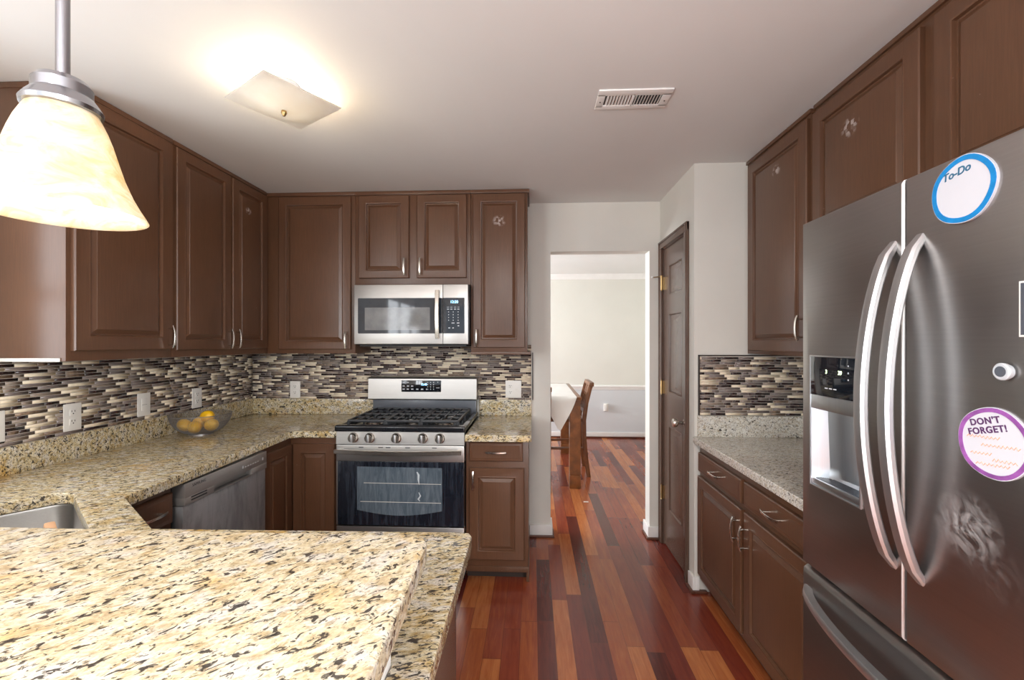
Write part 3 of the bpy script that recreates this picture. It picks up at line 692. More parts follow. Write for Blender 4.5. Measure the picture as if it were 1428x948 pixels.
# ------------------------------------------------------------------ microwave
MW = thing('microwave', 'stainless over-the-range microwave with black window mounted under the short cabinet', 'microwave', (-1.172, 2.855, 1.405))
ww, hh = 0.756, 0.396
MB().box(0.0, ww, 0.012, 0.372, 0.0, hh - 0.002, 0.003).build('microwave_body', M['black'], MW)
sp_ = 0.588
dr = MB().box(0.0, sp_ - 0.001, -0.012, 0.012, 0.004, hh - 0.004, 0.004).build('door', M['steel'], MW)
cp = MB().box(sp_ + 0.001, ww - 0.004, -0.012, 0.012, 0.004, hh - 0.004, 0.004).build('control_panel', M['steel'], MW)
zf0, zf1 = hh * 0.185, hh * 0.770
def mwglass():
    m, nt, p = newmat('microwave_glass'); c = ramp(nt, noise(nt, coords(nt), 9, 4), [(0.3, (0.016, 0.02, 0.028)), (0.7, (0.030, 0.036, 0.046))])
    L(nt, c, p.inputs['Base Color']); p.inputs['Roughness'].default_value = 0.04; p.inputs['Specular IOR Level'].default_value = 0.35
    return m
M['mwglass'] = mwglass()
def mwscreen():
    m, nt, p = newmat('microwave_screen'); c = ramp(nt, noise(nt, coords(nt), 14, 4), [(0.3, (0.13, 0.135, 0.14)), (0.7, (0.20, 0.20, 0.20))])
    L(nt, c, p.inputs['Base Color']); p.inputs['Roughness'].default_value = 0.08; p.inputs['Specular IOR Level'].default_value = 0.35
    return m
MB().prism(rrect(0.026, sp_ - 0.001, zf0, zf1, 0.006), 0, 0.0012).xf(Matrix.Translation((0, -0.012, 0)) @ Matrix.Rotation(PI / 2, 4, 'X')).build('window', M['mwglass'], dr)
MB().prism(rrect(0.072, sp_ - 0.085, zf0 + 0.022, zf1 - 0.062, 0.004), 0, 0.0003).xf(Matrix.Translation((0, -0.0133, 0)) @ Matrix.Rotation(PI / 2, 4, 'X')).build('window_screen', mwscreen(), dr)
MB().prism(rrect(sp_ + 0.001, 0.730, zf0, zf1, 0.004), 0, 0.0012).xf(Matrix.Translation((0, -0.012, 0)) @ Matrix.Rotation(PI / 2, 4, 'X')).build('keypad', M['mwglass'], cp)
n = 13; pts = [(0.556, -0.034 - 0.016 * math.sin(PI * i / (n - 1)), 0.040 + 0.312 * i / (n - 1)) for i in range(n)]
mb = MB().tube(pts, 1, rect=(0.013, 0.006), up=(0, 1, 0))
for z in (0.048, 0.344): mb.box(0.546, 0.566, -0.034, -0.010, z - 0.008, z + 0.008, 0.003)
mb.build('handle', M['nickel'], dr)
text('clock_digits', '12:20', 0.024, M['blue_led'], cp, (0.662, -0.0136, zf1 - 0.027))
mb = Marks('key_mark', M['print'], cp)
for z in (zf1 - 0.061, zf1 - 0.075):
    for x in (0.622, 0.644, 0.668, 0.690): mb.box(x - 0.007, x + 0.007, -0.0138, -0.0131, z - 0.0012, z + 0.0012 + (0.002 if z < zf1 - 0.07 else 0))
for z in (zf1 - 0.092, zf1 - 0.110, zf1 - 0.128, zf1 - 0.146):
    for x in (0.626, 0.656, 0.688): mb.box(x - 0.0022, x + 0.0022, -0.0138, -0.0131, z - 0.003, z + 0.003)
for x, z, w_ in ((0.650, zf1 - 0.164, 0.004), (0.660, zf1 - 0.164, 0.004), (0.688, zf1 - 0.164, 0.008), (0.690, zf1 - 0.182, 0.005), (0.630, zf1 - 0.196, 0.006), (0.655, zf1 - 0.196, 0.005)):
    mb.box(x - w_, x + w_, -0.0138, -0.0131, z - 0.003, z + 0.003)
MB().box(0.02, ww - 0.02, 0.03, 0.36, -0.012, 0.004, 0.003).build('underside_vent', M['slot'], MW)

# ------------------------------------------------------------------ dishwasher
DW = thing('dishwasher', 'stainless dishwasher under the left counter with water-stained door', 'dishwasher', (-1.432, 1.748, 0), LEFT)
dwW = 0.560
M['dwsteel'] = steel('stained_steel', (0.46, 0.465, 0.48), 0.42, streaks=0.75, metal=0.7)
M['dwtop'] = steel('dishwasher_panel_steel', (0.46, 0.44, 0.42), 0.45, metal=0.8)
MB().box(0.004, dwW - 0.004, 0.055, 0.60, 0.09, 0.815, 0.003).build('tub', M['slot'], DW)
MB().box(0, dwW, 0.006, 0.055, 0.11, 0.742, 0.003).build('door', M['dwsteel'], DW)
# control panel with a pocket grip along its lower edge
pz0, pz1 = 0.745, 0.836
cpn = MB()
cpn.box(0, dwW, -0.002, 0.055, pz0 + 0.030, pz1, 0.003)
cpn.box(0, 0.170, -0.002, 0.055, pz0, pz0 + 0.031, 0.002).box(0.435, dwW, -0.002, 0.055, pz0, pz0 + 0.031, 0.002).box(0.165, 0.44, 0.030, 0.055, pz0, pz0 + 0.031)
cpn = cpn.build('control_panel', M['dwtop'], DW)
MB().box(0.168, 0.437, -0.003, 0.010, pz0 - 0.002, pz0 + 0.004, 0.001).build('grip_edge', M['steel'], cpn)
M['brandgrey'] = plain('dark_lettering', (0.05, 0.05, 0.055), 0.4)
text('lettering', 'SAMSUNG', 0.017, M['brandgrey'], cpn, (0.080, -0.0024, 0.818))
mb = Marks('vent_slot', M['slot'], cpn)
for z in (0.771, 0.759): mb.box(0.035, 0.125, -0.0026, 0.0, z - 0.0028, z + 0.0028)
mb = Marks('key_mark', M['print'], cpn)
for i, x in enumerate((0.385, 0.405, 0.425, 0.445, 0.465, 0.485)): MB().lathe([(0.0035, -0.0026), (0.0035, -0.002)], (x, 0, 0.800), 10, 'y').build('key_mark', M['print'], cpn)
for x in (0.365, 0.525): mb.box(x - 0.004, x + 0.004, -0.0026, -0.0015, 0.796, 0.810)
for x in (0.16, 0.42): MB().box(x - 0.02, x + 0.02, 0.02, 0.05, 0.834, 0.838, 0.001).build('mount_bracket', M['steel'], DW)
MB().box(0.01, dwW - 0.01, 0.07, 0.12, 0.0, 0.10).build('toe_kick', M['black'], DW)

# ------------------------------------------------------------------ refrigerator (front faces -X, local x runs along -Y)
FX, FY0 = 0.840, 1.422
FR = thing('refrigerator', 'large stainless french door refrigerator on the right with round note magnets', 'refrigerator', (FX, FY0, 0), RIGHT)
fw = 0.770
fs_l = steel('fridge_steel_far_door', (0.40, 0.385, 0.375), 0.32, 'x')
fs_r = steel('fridge_steel_near_door', (0.40, 0.385, 0.375), 0.32, 'x', smudge=[(0.525, 1.062, 0.075, 0.55), (0.575, 1.000, 0.075, 0.25)])
fs_d = steel('fridge_steel_drawer', (0.40, 0.385, 0.375), 0.32, 'x')
M['fridgebody'] = plain('fridge_grey_body', (0.10, 0.10, 0.105), 0.45)
MB().box(0.006, fw - 0.006, 0.078, 0.675, 0.03, 1.775, 0.004).build('fridge_body', M['fridgebody'], FR)
for x in (0.06, fw - 0.06): MB().box(x - 0.02, x + 0.02, 0.10, 0.60, 0.0, 0.032, 0.004).build('foot', M['black'], FR)
for x in (0.05, fw - 0.05): MB().box(x - 0.035, x + 0.035, 0.03, 0.14, 1.776, 1.798, 0.006).build('hinge_cover', M['fridgebody'], FR)
dz0, dzt = 0.740, 1.788
def rect(x0, x1, z0, z1, y): return [(x0, y, z0), (x1, y, z0), (x1, y, z1), (x0, y, z1)]
# far door with dispenser pocket
hx0, hx1, hz0, hz1 = 0.050, 0.250, 0.995, 1.262
x0, x1 = 0.002, 0.381
ld = MB().rings([rect(x0, x1, dz0, dzt, 0.072), rect(x0, x1, dz0, dzt, 0.008), rect(x0 + 0.002, x1 - 0.002, dz0 + 0.002, dzt - 0.002, 0.003), rect(x0 + 0.008, x1 - 0.006, dz0 + 0.008, dzt - 0.008, 0.0),
                 rect(hx0, hx1, hz0, hz1, 0.0)], cap1=False).build('door', fs_l, FR)
M['dispsteel'] = steel('dispenser_steel', (0.62, 0.66, 0.70), 0.30, 'z')
mb = MB()
segs = 10
def arc(z, back):
    pts = []
    for i in range(segs + 1):
        s = i / segs; x = hx0 + (hx1 - hx0) * s; y = back * (math.sin(PI * s) ** 0.35 if 0 < s < 1 else 0.0)
        pts.append((x, y, z))
    return pts
t = bmesh.new(); prev = None
for z, bk in ((hz1, 0.050), (1.05, 0.062), (1.02, 0.060), (1.010, 0.050)):
    cur = [t.verts.new(p) for p in arc(z, bk)]
    if prev:
        for i in range(segs): t.faces.new((prev[i], prev[i + 1], cur[i + 1], cur[i]))
    prev = cur
bmesh.ops.recalc_face_normals(t, faces=t.faces[:])
for f in t.faces:
    if f.normal.y > 0: f.normal_flip()
mb._merge(t); mb.build('dispenser_recess', M['dispsteel'], ld)
MB().box(hx0, hx1, 0.0, 0.052, hz0, 1.014, 0.003).build('dispenser_tray', M['dispsteel'], ld)
mb = MB()
for i in range(9): mb.box(hx0 + 0.012, hx1 - 0.012, 0.006 + i * 0.0045, 0.008 + i * 0.0045, 1.0135, 1.0155)
mb.build('tray_grille', M['guarddark'], ld)
mb = MB(); fr_ = 0.004
for a in (rect(hx0 - fr_, hx0, hz0 - fr_, 1.380, 0), rect(hx1, hx1 + fr_, hz0 - fr_, 1.380, 0), rect(hx0, hx1, hz0 - fr_, hz0, 0), rect(hx0, hx1, 1.376, 1.380, 0)):
    mb.box(a[0][0], a[1][0], -0.004, 0.002, a[0][2], a[2][2], 0.001)
mb.build('dispenser_frame', M['handle'], ld)
MB().box(hx0, hx1, -0.003, 0.030, 1.222, 1.264, 0.003).build('dispenser_band', M['dispsteel'], ld)
MB().box(hx0, hx1, -0.003, 0.004, 1.264, 1.376, 0.001).build('dispenser_display', M['blackglass'], ld)
text('display_digits', '3', 0.016, M['green_led'], ld, (hx0 + 0.072, -0.0034, 1.334))
text('display_digits', '39', 0.016, M['green_led'], ld, (hx0 + 0.128, -0.0034, 1.334))
mb = Marks('key_mark', M['print'], ld)
for x in (0.072, 0.090, 0.108): mb.box(hx0 + x - 0.006, hx0 + x + 0.006, -0.0036, -0.0028, 1.286, 1.289)
for z in (1.355, 1.336, 1.318): mb.box(hx0 + 0.158, hx0 + 0.162, -0.0036, -0.0028, z - 0.002, z + 0.002)
x0, x1 = 0.3845, fw - 0.002
rd = MB().rings([rect(x0, x1, dz0, dzt, 0.072), rect(x0, x1, dz0, dzt, 0.008), rect(x0 + 0.002, x1 - 0.002, dz0 + 0.002, dzt - 0.002, 0.003), rect(x0 + 0.006, x1 - 0.008, dz0 + 0.008, dzt - 0.008, 0.0)]).build('door', fs_r, FR)
fd = MB().rings([rect(0.002, fw - 0.002, 0.06, 0.728, 0.072), rect(0.002, fw - 0.002, 0.06, 0.728, 0.018), rect(0.003, fw - 0.003, 0.063, 0.720, 0.006), rect(0.010, fw - 0.010, 0.070, 0.708, 0.0)]).build('freezer_drawer', fs_d, FR)
def bow(par, cx, z0, z1, depth, w_=0.0155):
    mb = MB(); n = 25; pts, rad = [], []
    for i in range(n):
        s = i / (n - 1); k = math.sin(PI * s) ** 0.62 if 0 < s < 1 else 0
        pts.append((cx, 0.004 - depth * k, z0 + (z1 - z0) * s)); e = min(s, 1 - s) / 0.05; rad.append(min(1.0, 0.72 + 0.28 * e))
    rs = []
    for i, p in enumerate(pts):
        a = Vector(pts[max(i - 1, 0)]); b = Vector(pts[min(i + 1, n - 1)]); d = (b - a).normalized(); nrm = Vector((0, -d.z, d.y)).normalized()
        if nrm.y > 0: nrm = -nrm
        ww_ = w_ * rad[i]; hh_ = 0.010 * rad[i]; p = Vector(p)
        rs.append([tuple(p + Vector((1, 0, 0)) * x * ww_ + nrm * y * hh_) for x, y in ((-1, -.5), (-.75, -1), (.75, -1), (1, -.5), (1, .3), (.7, .85), (0, 1), (-.7, .85), (-1, .3))])
    mb.rings(rs)
    return mb.build('handle', M['handle'], par)
bow(ld, 0.352, 0.896, 1.650, 0.078); bow(rd, 0.424, 0.896, 1.650, 0.078)
mb = MB(); n = 25; pts = []
for i in range(n):
    s = i / (n - 1); k = math.sin(PI * s) ** 0.62 if 0 < s < 1 else 0
    pts.append((0.030 + (fw - 0.06) * s, 0.004 - 0.075 * k, 0.665))
mb.tube(pts, 1.0, rect=(0.0125, 0.012), up=(0, 0, 1)); mb.build('handle', M['handle'], fd)

# magnets and notes on the near door
def on_fridge(name, label, cat, Y, z, group=None): return thing(name, label, cat, (FX, Y, z), RIGHT, group)
def disc(par, name, mat, r0, r1, y0, y1, wob=0.0, seg=48):
    mb = MB(); rs = []
    def ring(r, y): return [((r + wob * math.sin(5 * a + 1) * r) * math.cos(a), y, (r + wob * math.sin(5 * a + 1) * r) * math.sin(a)) for a in [2 * PI * i / seg for i in range(seg)]]
    if r0 > 0: mb.rings([ring(r0, y0), ring(r1, y0), ring(r1, y1), ring(r0, y1)], closed=True)
    else: mb.rings([ring(r1, y0), ring(r1, y1)])
    return mb.build(name, mat, par)
M['paper'] = plain('white_laminate', (0.62, 0.63, 0.68), 0.25, var=0.02)
M['bluering'] = plain('blue_border', (0.01, 0.21, 0.52), 0.35, var=0.12, nscale=60)
M['purplering'] = plain('purple_border', (0.27, 0.085, 0.32), 0.35, var=0.3, nscale=40)
M['tealink'] = plain('teal_ink', (0.02, 0.12, 0.22), 0.5); M['plumink'] = plain('plum_ink', (0.09, 0.03, 0.11), 0.5)
M['orangeink'] = plain('faint_orange_ink', (0.70, 0.36, 0.24), 0.6)
q = on_fridge('note_magnet', 'round white note magnet with blue border near the top of the refrigerator', 'magnet', 0.900, 1.716)
disc(q, 'backing', M['paper'], 0, 0.0655, -0.0045, 0.0, 0.012)
disc(q, 'border', M['bluering'], 0.0545, 0.0640, -0.0056, -0.0044, 0.012)
text('lettering', 'To-Do', 0.021, M['tealink'], q, (-0.012, -0.0047, 0.036), rot=(PI / 2, -0.12, 0), shear=0.2, bold=0.0005)
q = on_fridge('note_magnet', 'round white note magnet with purple border and orange handwriting on the refrigerator', 'magnet', 0.843, 1.234)
disc(q, 'backing', M['paper'], 0, 0.0655, -0.0040, 0.0, 0.01)
disc(q, 'border', M['purplering'], 0.0565, 0.0640, -0.0051, -0.0039, 0.01)
text('lettering', "DON'T\nFORGET!", 0.0165, M['plumink'], q, (-0.012, -0.0042, 0.030), rot=(PI / 2, -0.27, 0), ext=0.0004, bold=0.0005, spacing=1.12)
rnd = random.Random(3); mb = MB()
for z, xa, xb in ((0.006, -0.047, 0.015), (-0.006, -0.020, 0.048), (-0.024, -0.040, 0.000), (-0.030, 0.000, 0.045), (-0.042, -0.030, 0.030)):
    pts = []; x = xa; i = 0
    while x < xb: pts.append((x, -0.0042, z + (0.003 if i % 2 else -0.003) * rnd.uniform(0.4, 1) + (x - xa) * 0.08)); x += 0.0035; i += 1
    mb.tube(pts, 0.0009, 5)
mb.build('handwriting', M['orangeink'], q)
q = on_fridge('button_magnet', 'small clear button magnet with dark centre on the refrigerator door', 'magnet', 0.822, 1.366)
M['clear'] = plain('clear_acrylic', (0.50, 0.53, 0.56), 0.08, spec=0.8)
MB().lathe([(0.013, 0.0), (0.012, -0.004), (0.0155, -0.006), (0.0155, -0.010), (0.013, -0.012), (0.009, -0.012)], (0, 0, 0), 28, 'y').build('knob', M['clear'], q)
MB().lathe([(0.0095, -0.0115), (0.0095, -0.0126), (0, -0.0128)], (0, 0, 0), 24, 'y').build('centre', M['guarddark'], q)
q = on_fridge('photo_magnet', 'dark rectangular picture magnet with white border at the right edge of the photo', 'magnet', 0.770, 1.475)
MB().box(-0.030, 0.030, -0.004, 0.0, -0.048, 0.048, 0.001).build('border', M['plastic'], q)
MB().box(-0.0265, 0.0265, -0.0046, -0.0038, -0.0445, 0.0445, 0.0002).build('picture', M['guarddark'], q)

# ------------------------------------------------------------------ outlets
def duplex(par, cx=0.0):
    mb = MB()
    for z in (0.022, -0.022): mb.prism(rrect(cx - 0.0165, cx + 0.0165, -0.0145, 0.0145, 0.011), 0, 0.002).xf(Matrix.Identity(4)) if False else mb.box(cx - 0.0155, cx + 0.0155, -0.0085, -0.006, z - 0.014, z + 0.014, 0.0012)
    f = mb.build('receptacle', M['plastic'], par)
    mb = MB()
    for z in (0.022, -0.022):
        mb.box(cx - 0.008, cx - 0.0055, -0.0090, -0.008, z + 0.001, z + 0.009).box(cx + 0.0055, cx + 0.008, -0.0090, -0.008, z + 0.001, z + 0.009)
        mb.lathe([(0.0028, -0.0090), (0.0028, -0.008)], (cx, 0, z - 0.006), 10, 'y')
    mb.build('slots', M['slot'], f)
def outlet(label, loc, rz, kind='duplex', w_=0.078, h=0.124):
    q = thing('wall_outlet', label, 'outlet', loc, rz)
    MB().box(-w_ / 2, w_ / 2, -0.0065, 0.0, -h / 2, h / 2, 0.0025).build('cover_plate', M['plastic'], q)
    if kind == 'duplex': duplex(q)
    elif kind == 'rocker':
        f = MB().box(-0.0165, 0.0165, -0.0085, -0.006, -0.033, 0.033, 0.0012).build('rocker', M['plastic'], q)
        MB().box(-0.0155, 0.0155, -0.0088, -0.0083, -0.0006, 0.0006).build('rocker_gap', M['slot'], f)
    elif kind == 'double':
        duplex(q, -0.023)
        f = MB().box(0.018, 0.028, -0.0085, -0.006, -0.012, 0.012, 0.001).build('switch_slot', M['plastic'], q)
        MB().box(0.0195, 0.0265, -0.018, -0.0075, -0.004, 0.005, 0.0015).build('toggle', M['plastic'], f)
    return q
ox = XL + 0.0052
outlet('white wall outlet cut off by the left edge of the photo', (ox, 1.628, 1.085), LEFT)
outlet('white duplex outlet in the left mosaic below the single wide cabinet door', (ox, 1.927, 1.077), LEFT)
outlet('white rocker switch plate left of the lemon bowl in the mosaic', (ox, 2.299, 1.082), LEFT, 'rocker')
outlet('white outlet plate directly above the lemon bowl', (ox, 2.678, 1.071), LEFT)
outlet('white outlet plate on the back mosaic left of the range', (-1.780, YB - 0.0088, 1.067), 0)
outlet('white double plate with outlet and switch right of the range', (-0.142, YB - 0.0088, 1.078), 0, 'double', 0.116, 0.126)

# ------------------------------------------------------------------ bowl and lemons
bx, by = -1.945, 2.50
BW = thing('wire_fruit_bowl', 'grey wire mesh fruit bowl holding lemons on the left counter', 'bowl', (bx, by, CZ))
M['wire'] = plain('grey_wire', (0.30, 0.29, 0.29), 0.35, 0.7)
prof = [(0.060, 0.006), (0.085, 0.014), (0.108, 0.028), (0.125, 0.045), (0.137, 0.062), (0.146, 0.080), (0.152, 0.098), (0.155, 0.114)]
fine = []
for (r0, z0), (r1, z1) in zip(prof[:-1], prof[1:]):
    for i in range(5): fine.append((r0 + (r1 - r0) * i / 5, z0 + (z1 - z0) * i / 5))
fine.append(prof[-1])
mo = MB().lathe(fine, seg=120, cap0=False, cap1=False).build('mesh_shell', M['wire'], BW)
wm = mo.modifiers.new('wire', 'WIREFRAME'); wm.thickness = 0.0013; wm.use_even_offset = False
def torus(mb, R, r, z, seg=64): mb.rings([[((R + r * math.cos(2 * PI * j / 8)) * math.cos(a), (R + r * math.cos(2 * PI * j / 8)) * math.sin(a), z + r * math.sin(2 * PI * j / 8)) for j in range(8)] for a in [2 * PI * i / seg for i in range(seg)]], closed=True); return mb
torus(MB(), 0.155, 0.0022, 0.115).build('rim', M['wire'], BW)
MB().lathe([(0.062, 0.0), (0.062, 0.008), (0.055, 0.009), (0, 0.009)], seg=40).build('base', M['wire'], BW)
M['lemon'] = plain('lemon_peel', (0.95, 0.53, 0.010), 0.38, var=0.10, nscale=25, bstr=0.25)
M['stem'] = plain('lemon_stem', (0.35, 0.26, 0.06), 0.7)
def lemon_mesh():
    mb = MB(); pr = []
    for i in range(17):
        s = i / 16; a = PI * s; r_ = 0.034 * math.sin(a) ** 0.8 if 0 < s < 1 else 0.0; z = -0.042 * math.cos(a)
        if s < 0.12: z -= 0.004 * (1 - s / 0.12)
        if s > 0.88: z += 0.006 * (s - 0.88) / 0.12
        pr.append((r_, z))
    return mb.lathe(pr, seg=24)
lemons = [(-0.085, -0.020, 0.052, 'leftmost lemon in the wire bowl'), (-0.045, 0.055, 0.058, 'lemon at the back left of the wire bowl, partly hidden'),
          (-0.003, -0.045, 0.046, 'front middle lemon in the wire bowl'), (0.022, 0.020, 0.098, 'topmost lemon in the middle of the wire bowl'),
          (0.078, -0.020, 0.056, 'rightmost lemon in the wire bowl')]
for i, (dx, dy, dz, lab) in enumerate(lemons):
    o = thing('lemon', lab, 'lemon', (bx + dx, by + dy, CZ + dz), 0, 'lemons in the wire bowl')
    rr = random.Random(i); o.rotation_euler = (PI / 2 + rr.uniform(-.4, .4), rr.uniform(-.5, .5), rr.uniform(0.6, 2.2))
    if i == 0:
        pl = lemon_mesh().build('peel', M['lemon'], o); st = MB().lathe([(0.004, -0.0475), (0.003, -0.044)], seg=8).build('stem', M['stem'], o)
    else:
        for s_ in (pl, st): c_ = s_.copy(); COL.objects.link(c_); c_.parent = o

# ------------------------------------------------------------------ lamps
def point(name, loc, power, radius, parent=None, col=WARM):
    l = bpy.data.lights.new(name, 'POINT'); l.energy = power; l.color = col; l.shadow_soft_size = radius
    o = bpy.data.objects.new(name, l); COL.objects.link(o); o.location = loc
    if parent: o.parent = parent
    return o
def shade_mat():
    m, nt, p = newmat('alabaster_glass'); nt.nodes.remove(p)
    out = [n_ for n_ in nt.nodes if n_.type == 'OUTPUT_MATERIAL'][0]
    v = coords(nt, scale=(1, 1, 2.0)); k = noise(nt, v, 14, 5, 0.65, 2.0)
    c = ramp(nt, k, [(0.35, (0.80, 0.66, 0.42)), (0.55, (0.93, 0.87, 0.74)), (0.7, (0.97, 0.95, 0.90))])
    d = N(nt, 'ShaderNodeBsdfDiffuse'); tr = N(nt, 'ShaderNodeBsdfTranslucent'); gl = N(nt, 'ShaderNodeBsdfGlossy'); gl.inputs['Roughness'].default_value = 0.15
    L(nt, c, d.inputs[0]); L(nt, c, tr.inputs[0])
    m1 = N(nt, 'ShaderNodeMixShader'); m1.inputs[0].default_value = 0.6; L(nt, d.outputs[0], m1.inputs[1]); L(nt, tr.outputs[0], m1.inputs[2])
    m2 = N(nt, 'ShaderNodeMixShader'); m2.inputs[0].default_value = 0.06; L(nt, m1.outputs[0], m2.inputs[1]); L(nt, gl.outputs[0], m2.inputs[2])
    L(nt, m2.outputs[0], out.inputs[0]); return m
M['shade'] = shade_mat()
M['bulb'] = emit('warm_bulb', (1.0, 0.85, 0.62), 8.0); M['bulb'].cycles.emission_sampling = 'NONE'
M['pendmetal'] = plain('brushed_pendant_metal', (0.36, 0.37, 0.40), 0.24, 1.0, var=0.03)
def pendant(label, x, y):
    zr = 1.607
    q = thing('pendant_lamp', label, 'lamp', (x, y, zr))
    pr = [(0.099, 0.0), (0.095, 0.008), (0.088, 0.020), (0.080, 0.036), (0.070, 0.062), (0.0625, 0.088), (0.056, 0.112), (0.050, 0.130), (0.043, 0.146), (0.037, 0.158), (0.034, 0.166)]
    inn = [(r_ - 0.003, z) for r_, z in pr]
    inn[0] = (0.0965, 0.001)
    MB().lathe(inn[::-1] + pr, seg=56, cap0=False, cap1=False).build('glass_shade', M['shade'], q, 60)
    MB().lathe([(0.036, 0.150), (0.045, 0.152), (0.046, 0.158), (0.040, 0.168), (0.034, 0.176), (0.034, 0.190), (0.028, 0.198), (0.012, 0.202), (0, 0.203)], seg=40).build('fitter_cap', M['pendmetal'], q)
    MB().lathe([(0.0082, 0.200), (0.0082, ZC - zr)], seg=16).build('rod', M['pendmetal'], q)
    MB().lathe([(0.060, ZC - zr), (0.060, ZC - zr - 0.008), (0.045, ZC - zr - 0.022), (0.012, ZC - zr - 0.028)], seg=32).build('canopy', M['pendmetal'], q)
    b = MB().lathe([(0.012, 0.150), (0.012, 0.118)], seg=16).build('socket', M['plastic'], q)
    MB().ball((0, 0, 0.092), 0.024, (1, 1, 1.25)).build('bulb', M['bulb'], q)
    point('pendant_light', (0, 0, 0.050), BULB_PEND, 0.018, q, (1.0, 0.88, 0.70))
pendant('frosted bell pendant lamp on a steel rod hanging over the bar at upper left', -0.694, 0.62)
pendant('second frosted bell pendant lamp over the bar, the one nearer the left wall', -1.36, 0.62)

CL = thing('ceiling_light', 'square frosted glass ceiling light with a lit warm bulb', 'lamp', (-0.990, 1.712, ZC), math.atan2(0.095, 0.42) + PI / 4)
def slump_glass():
    mb = MB(); n = 16; h = 0.153; t = bmesh.new(); g = []
    for i in range(n + 1):
        row = []
        for j in range(n + 1):
            x = -h + 2 * h * i / n; y = -h + 2 * h * j / n; r2 = (x * x + y * y) / (h * h)
            row.append(t.verts.new((x, y, -0.070 - 0.030 * max(0, 1 - r2))))
        g.append(row)
    for i in range(n):
        for j in range(n): t.faces.new((g[i][j], g[i][j + 1], g[i + 1][j + 1], g[i + 1][j]))
    mb._merge(t); return mb
def plate_mat():
    m, nt, p = newmat('frosted_plate'); nt.nodes.remove(p)
    out = [n_ for n_ in nt.nodes if n_.type == 'OUTPUT_MATERIAL'][0]
    c = ramp(nt, noise(nt, coords(nt), 9, 4), [(0.3, (0.95, 0.92, 0.86)), (0.7, (0.98, 0.97, 0.94))])
    d = N(nt, 'ShaderNodeBsdfDiffuse'); tr = N(nt, 'ShaderNodeBsdfTranslucent'); L(nt, c, d.inputs[0]); L(nt, c, tr.inputs[0])
    m1 = N(nt, 'ShaderNodeMixShader'); m1.inputs[0].default_value = 0.75; L(nt, d.outputs[0], m1.inputs[1]); L(nt, tr.outputs[0], m1.inputs[2])
    L(nt, m1.outputs[0], out.inputs[0]); return m
gp_ = slump_glass().build('glass_plate', plate_mat(), CL, 60)
so = gp_.modifiers.new('thick', 'SOLIDIFY'); so.thickness = 0.004
MB().lathe([(0.062, 0.0), (0.062, -0.010), (0.055, -0.018), (0.02, -0.020)], seg=36).build('canopy', M['white'], CL)
MB().lathe([(0.004, -0.02), (0.004, -0.108)], seg=10).build('stem', M['nickel'], CL)
MB().lathe([(0.010, -0.100), (0.011, -0.108), (0.008, -0.114), (0.005, -0.120), (0, -0.122)], seg=16).build('finial', M['brass'], CL)
for s in (-1, 1): MB().ball((0.048 * s, 0, -0.042), 0.019).build('bulb', M['bulb'], CL)
point('ceiling_bulb_light', (0.05, 0, -0.045), BULB_CEIL / 2, 0.02, CL)
point('ceiling_bulb_light', (-0.05, 0, -0.045), BULB_CEIL / 2, 0.02, CL)

# ceiling vent
VT = thing('ceiling_vent', 'white slatted air vent set in the ceiling', 'vent', (0.268, 1.796, ZC))
vw, vd = 0.300, 0.146
mb = MB(); 
mb.box(0, vw, 0, 0.040, -0.006, 0, 0.002).box(0, vw, vd - 0.030, vd, -0.006, 0, 0.002).box(0, 0.032, 0.03, vd - 0.02, -0.006, 0, 0.002).box(vw - 0.034, vw, 0.03, vd - 0.02, -0.006, 0, 0.002)
mb.box(0.146, 0.154, 0.03, vd - 0.02, -0.006, 0, 0.001)
mb.build('frame', M['white'], VT)
MB().box(0.02, vw - 0.02, 0.02, vd - 0.02, -0.0008, 0, 0).build('duct_opening', M['slot'], VT)
for i in range(9):
    x = 0.040 + i * 0.0126
    MB().rings([[(x, y, -0.0012), (x + 0.0075, y, -0.0062), (x + 0.0082, y, -0.0056), (x + 0.0007, y, -0.0006)] for y in (0.038, vd - 0.029)]).build('slat', M['white'], VT)
for i in range(9):
    x = 0.158 + i * 0.0122
    MB().rings([[(x, y, -0.0062), (x + 0.0065, y, -0.0012), (x + 0.0072, y, -0.0018), (x + 0.0007, y, -0.0068)] for y in (0.038, vd - 0.029)]).build('slat', M['white'], VT)
for x in (0.016, vw - 0.016): MB().lathe([(0.003, -0.0055), (0.003, -0.0075), (0, -0.0078)], (x, 0.085, 0), 10).build('screw', M['slot'], VT)

# ------------------------------------------------------------------ pantry door
PD = bpy.data.objects.new('door_1', None); COL.objects.link(PD); PD['kind'] = 'structure'; PD['label'] = 'dark brown panelled pantry door with brass hinges'
PD.location = (PX, dy1, 0); PD.rotation_euler = (0, 0, RIGHT)           # local x runs toward the camera
dwid = dy1 - dy0
mb = MB()
def casing(mb, x0, x1, z0, z1): mb.box(x0, x1, -0.016, 0.0, z0, z1, 0.004)
casing(mb, -0.046, 0.004, 0, dz1 + 0.05); casing(mb, dwid - 0.004, dwid + 0.050, 0, dz1 + 0.05); mb.box(-0.046, dwid + 0.050, -0.018, 0, dz1 - 0.004, dz1 + 0.050, 0.004)
mb.box(-0.040, -0.030, -0.021, -0.014, 0, dz1 + 0.04, 0.002).box(dwid + 0.034, dwid + 0.046, -0.022, -0.014, 0, dz1 + 0.04, 0.002).box(-0.040, dwid + 0.046, -0.023, -0.014, dz1 + 0.034, dz1 + 0.046, 0.002)
mb.box(0, 0.010, 0, 0.10, 0, dz1).box(dwid - 0.010, dwid, 0, 0.10, 0, dz1).box(0, dwid, 0, 0.10, dz1 - 0.010, dz1)
mb.build('casing', M['doorpaint'], PD)
sl0, sl1, st_, sb = 0.013, dwid - 0.013, dz1 - 0.013, 0.012
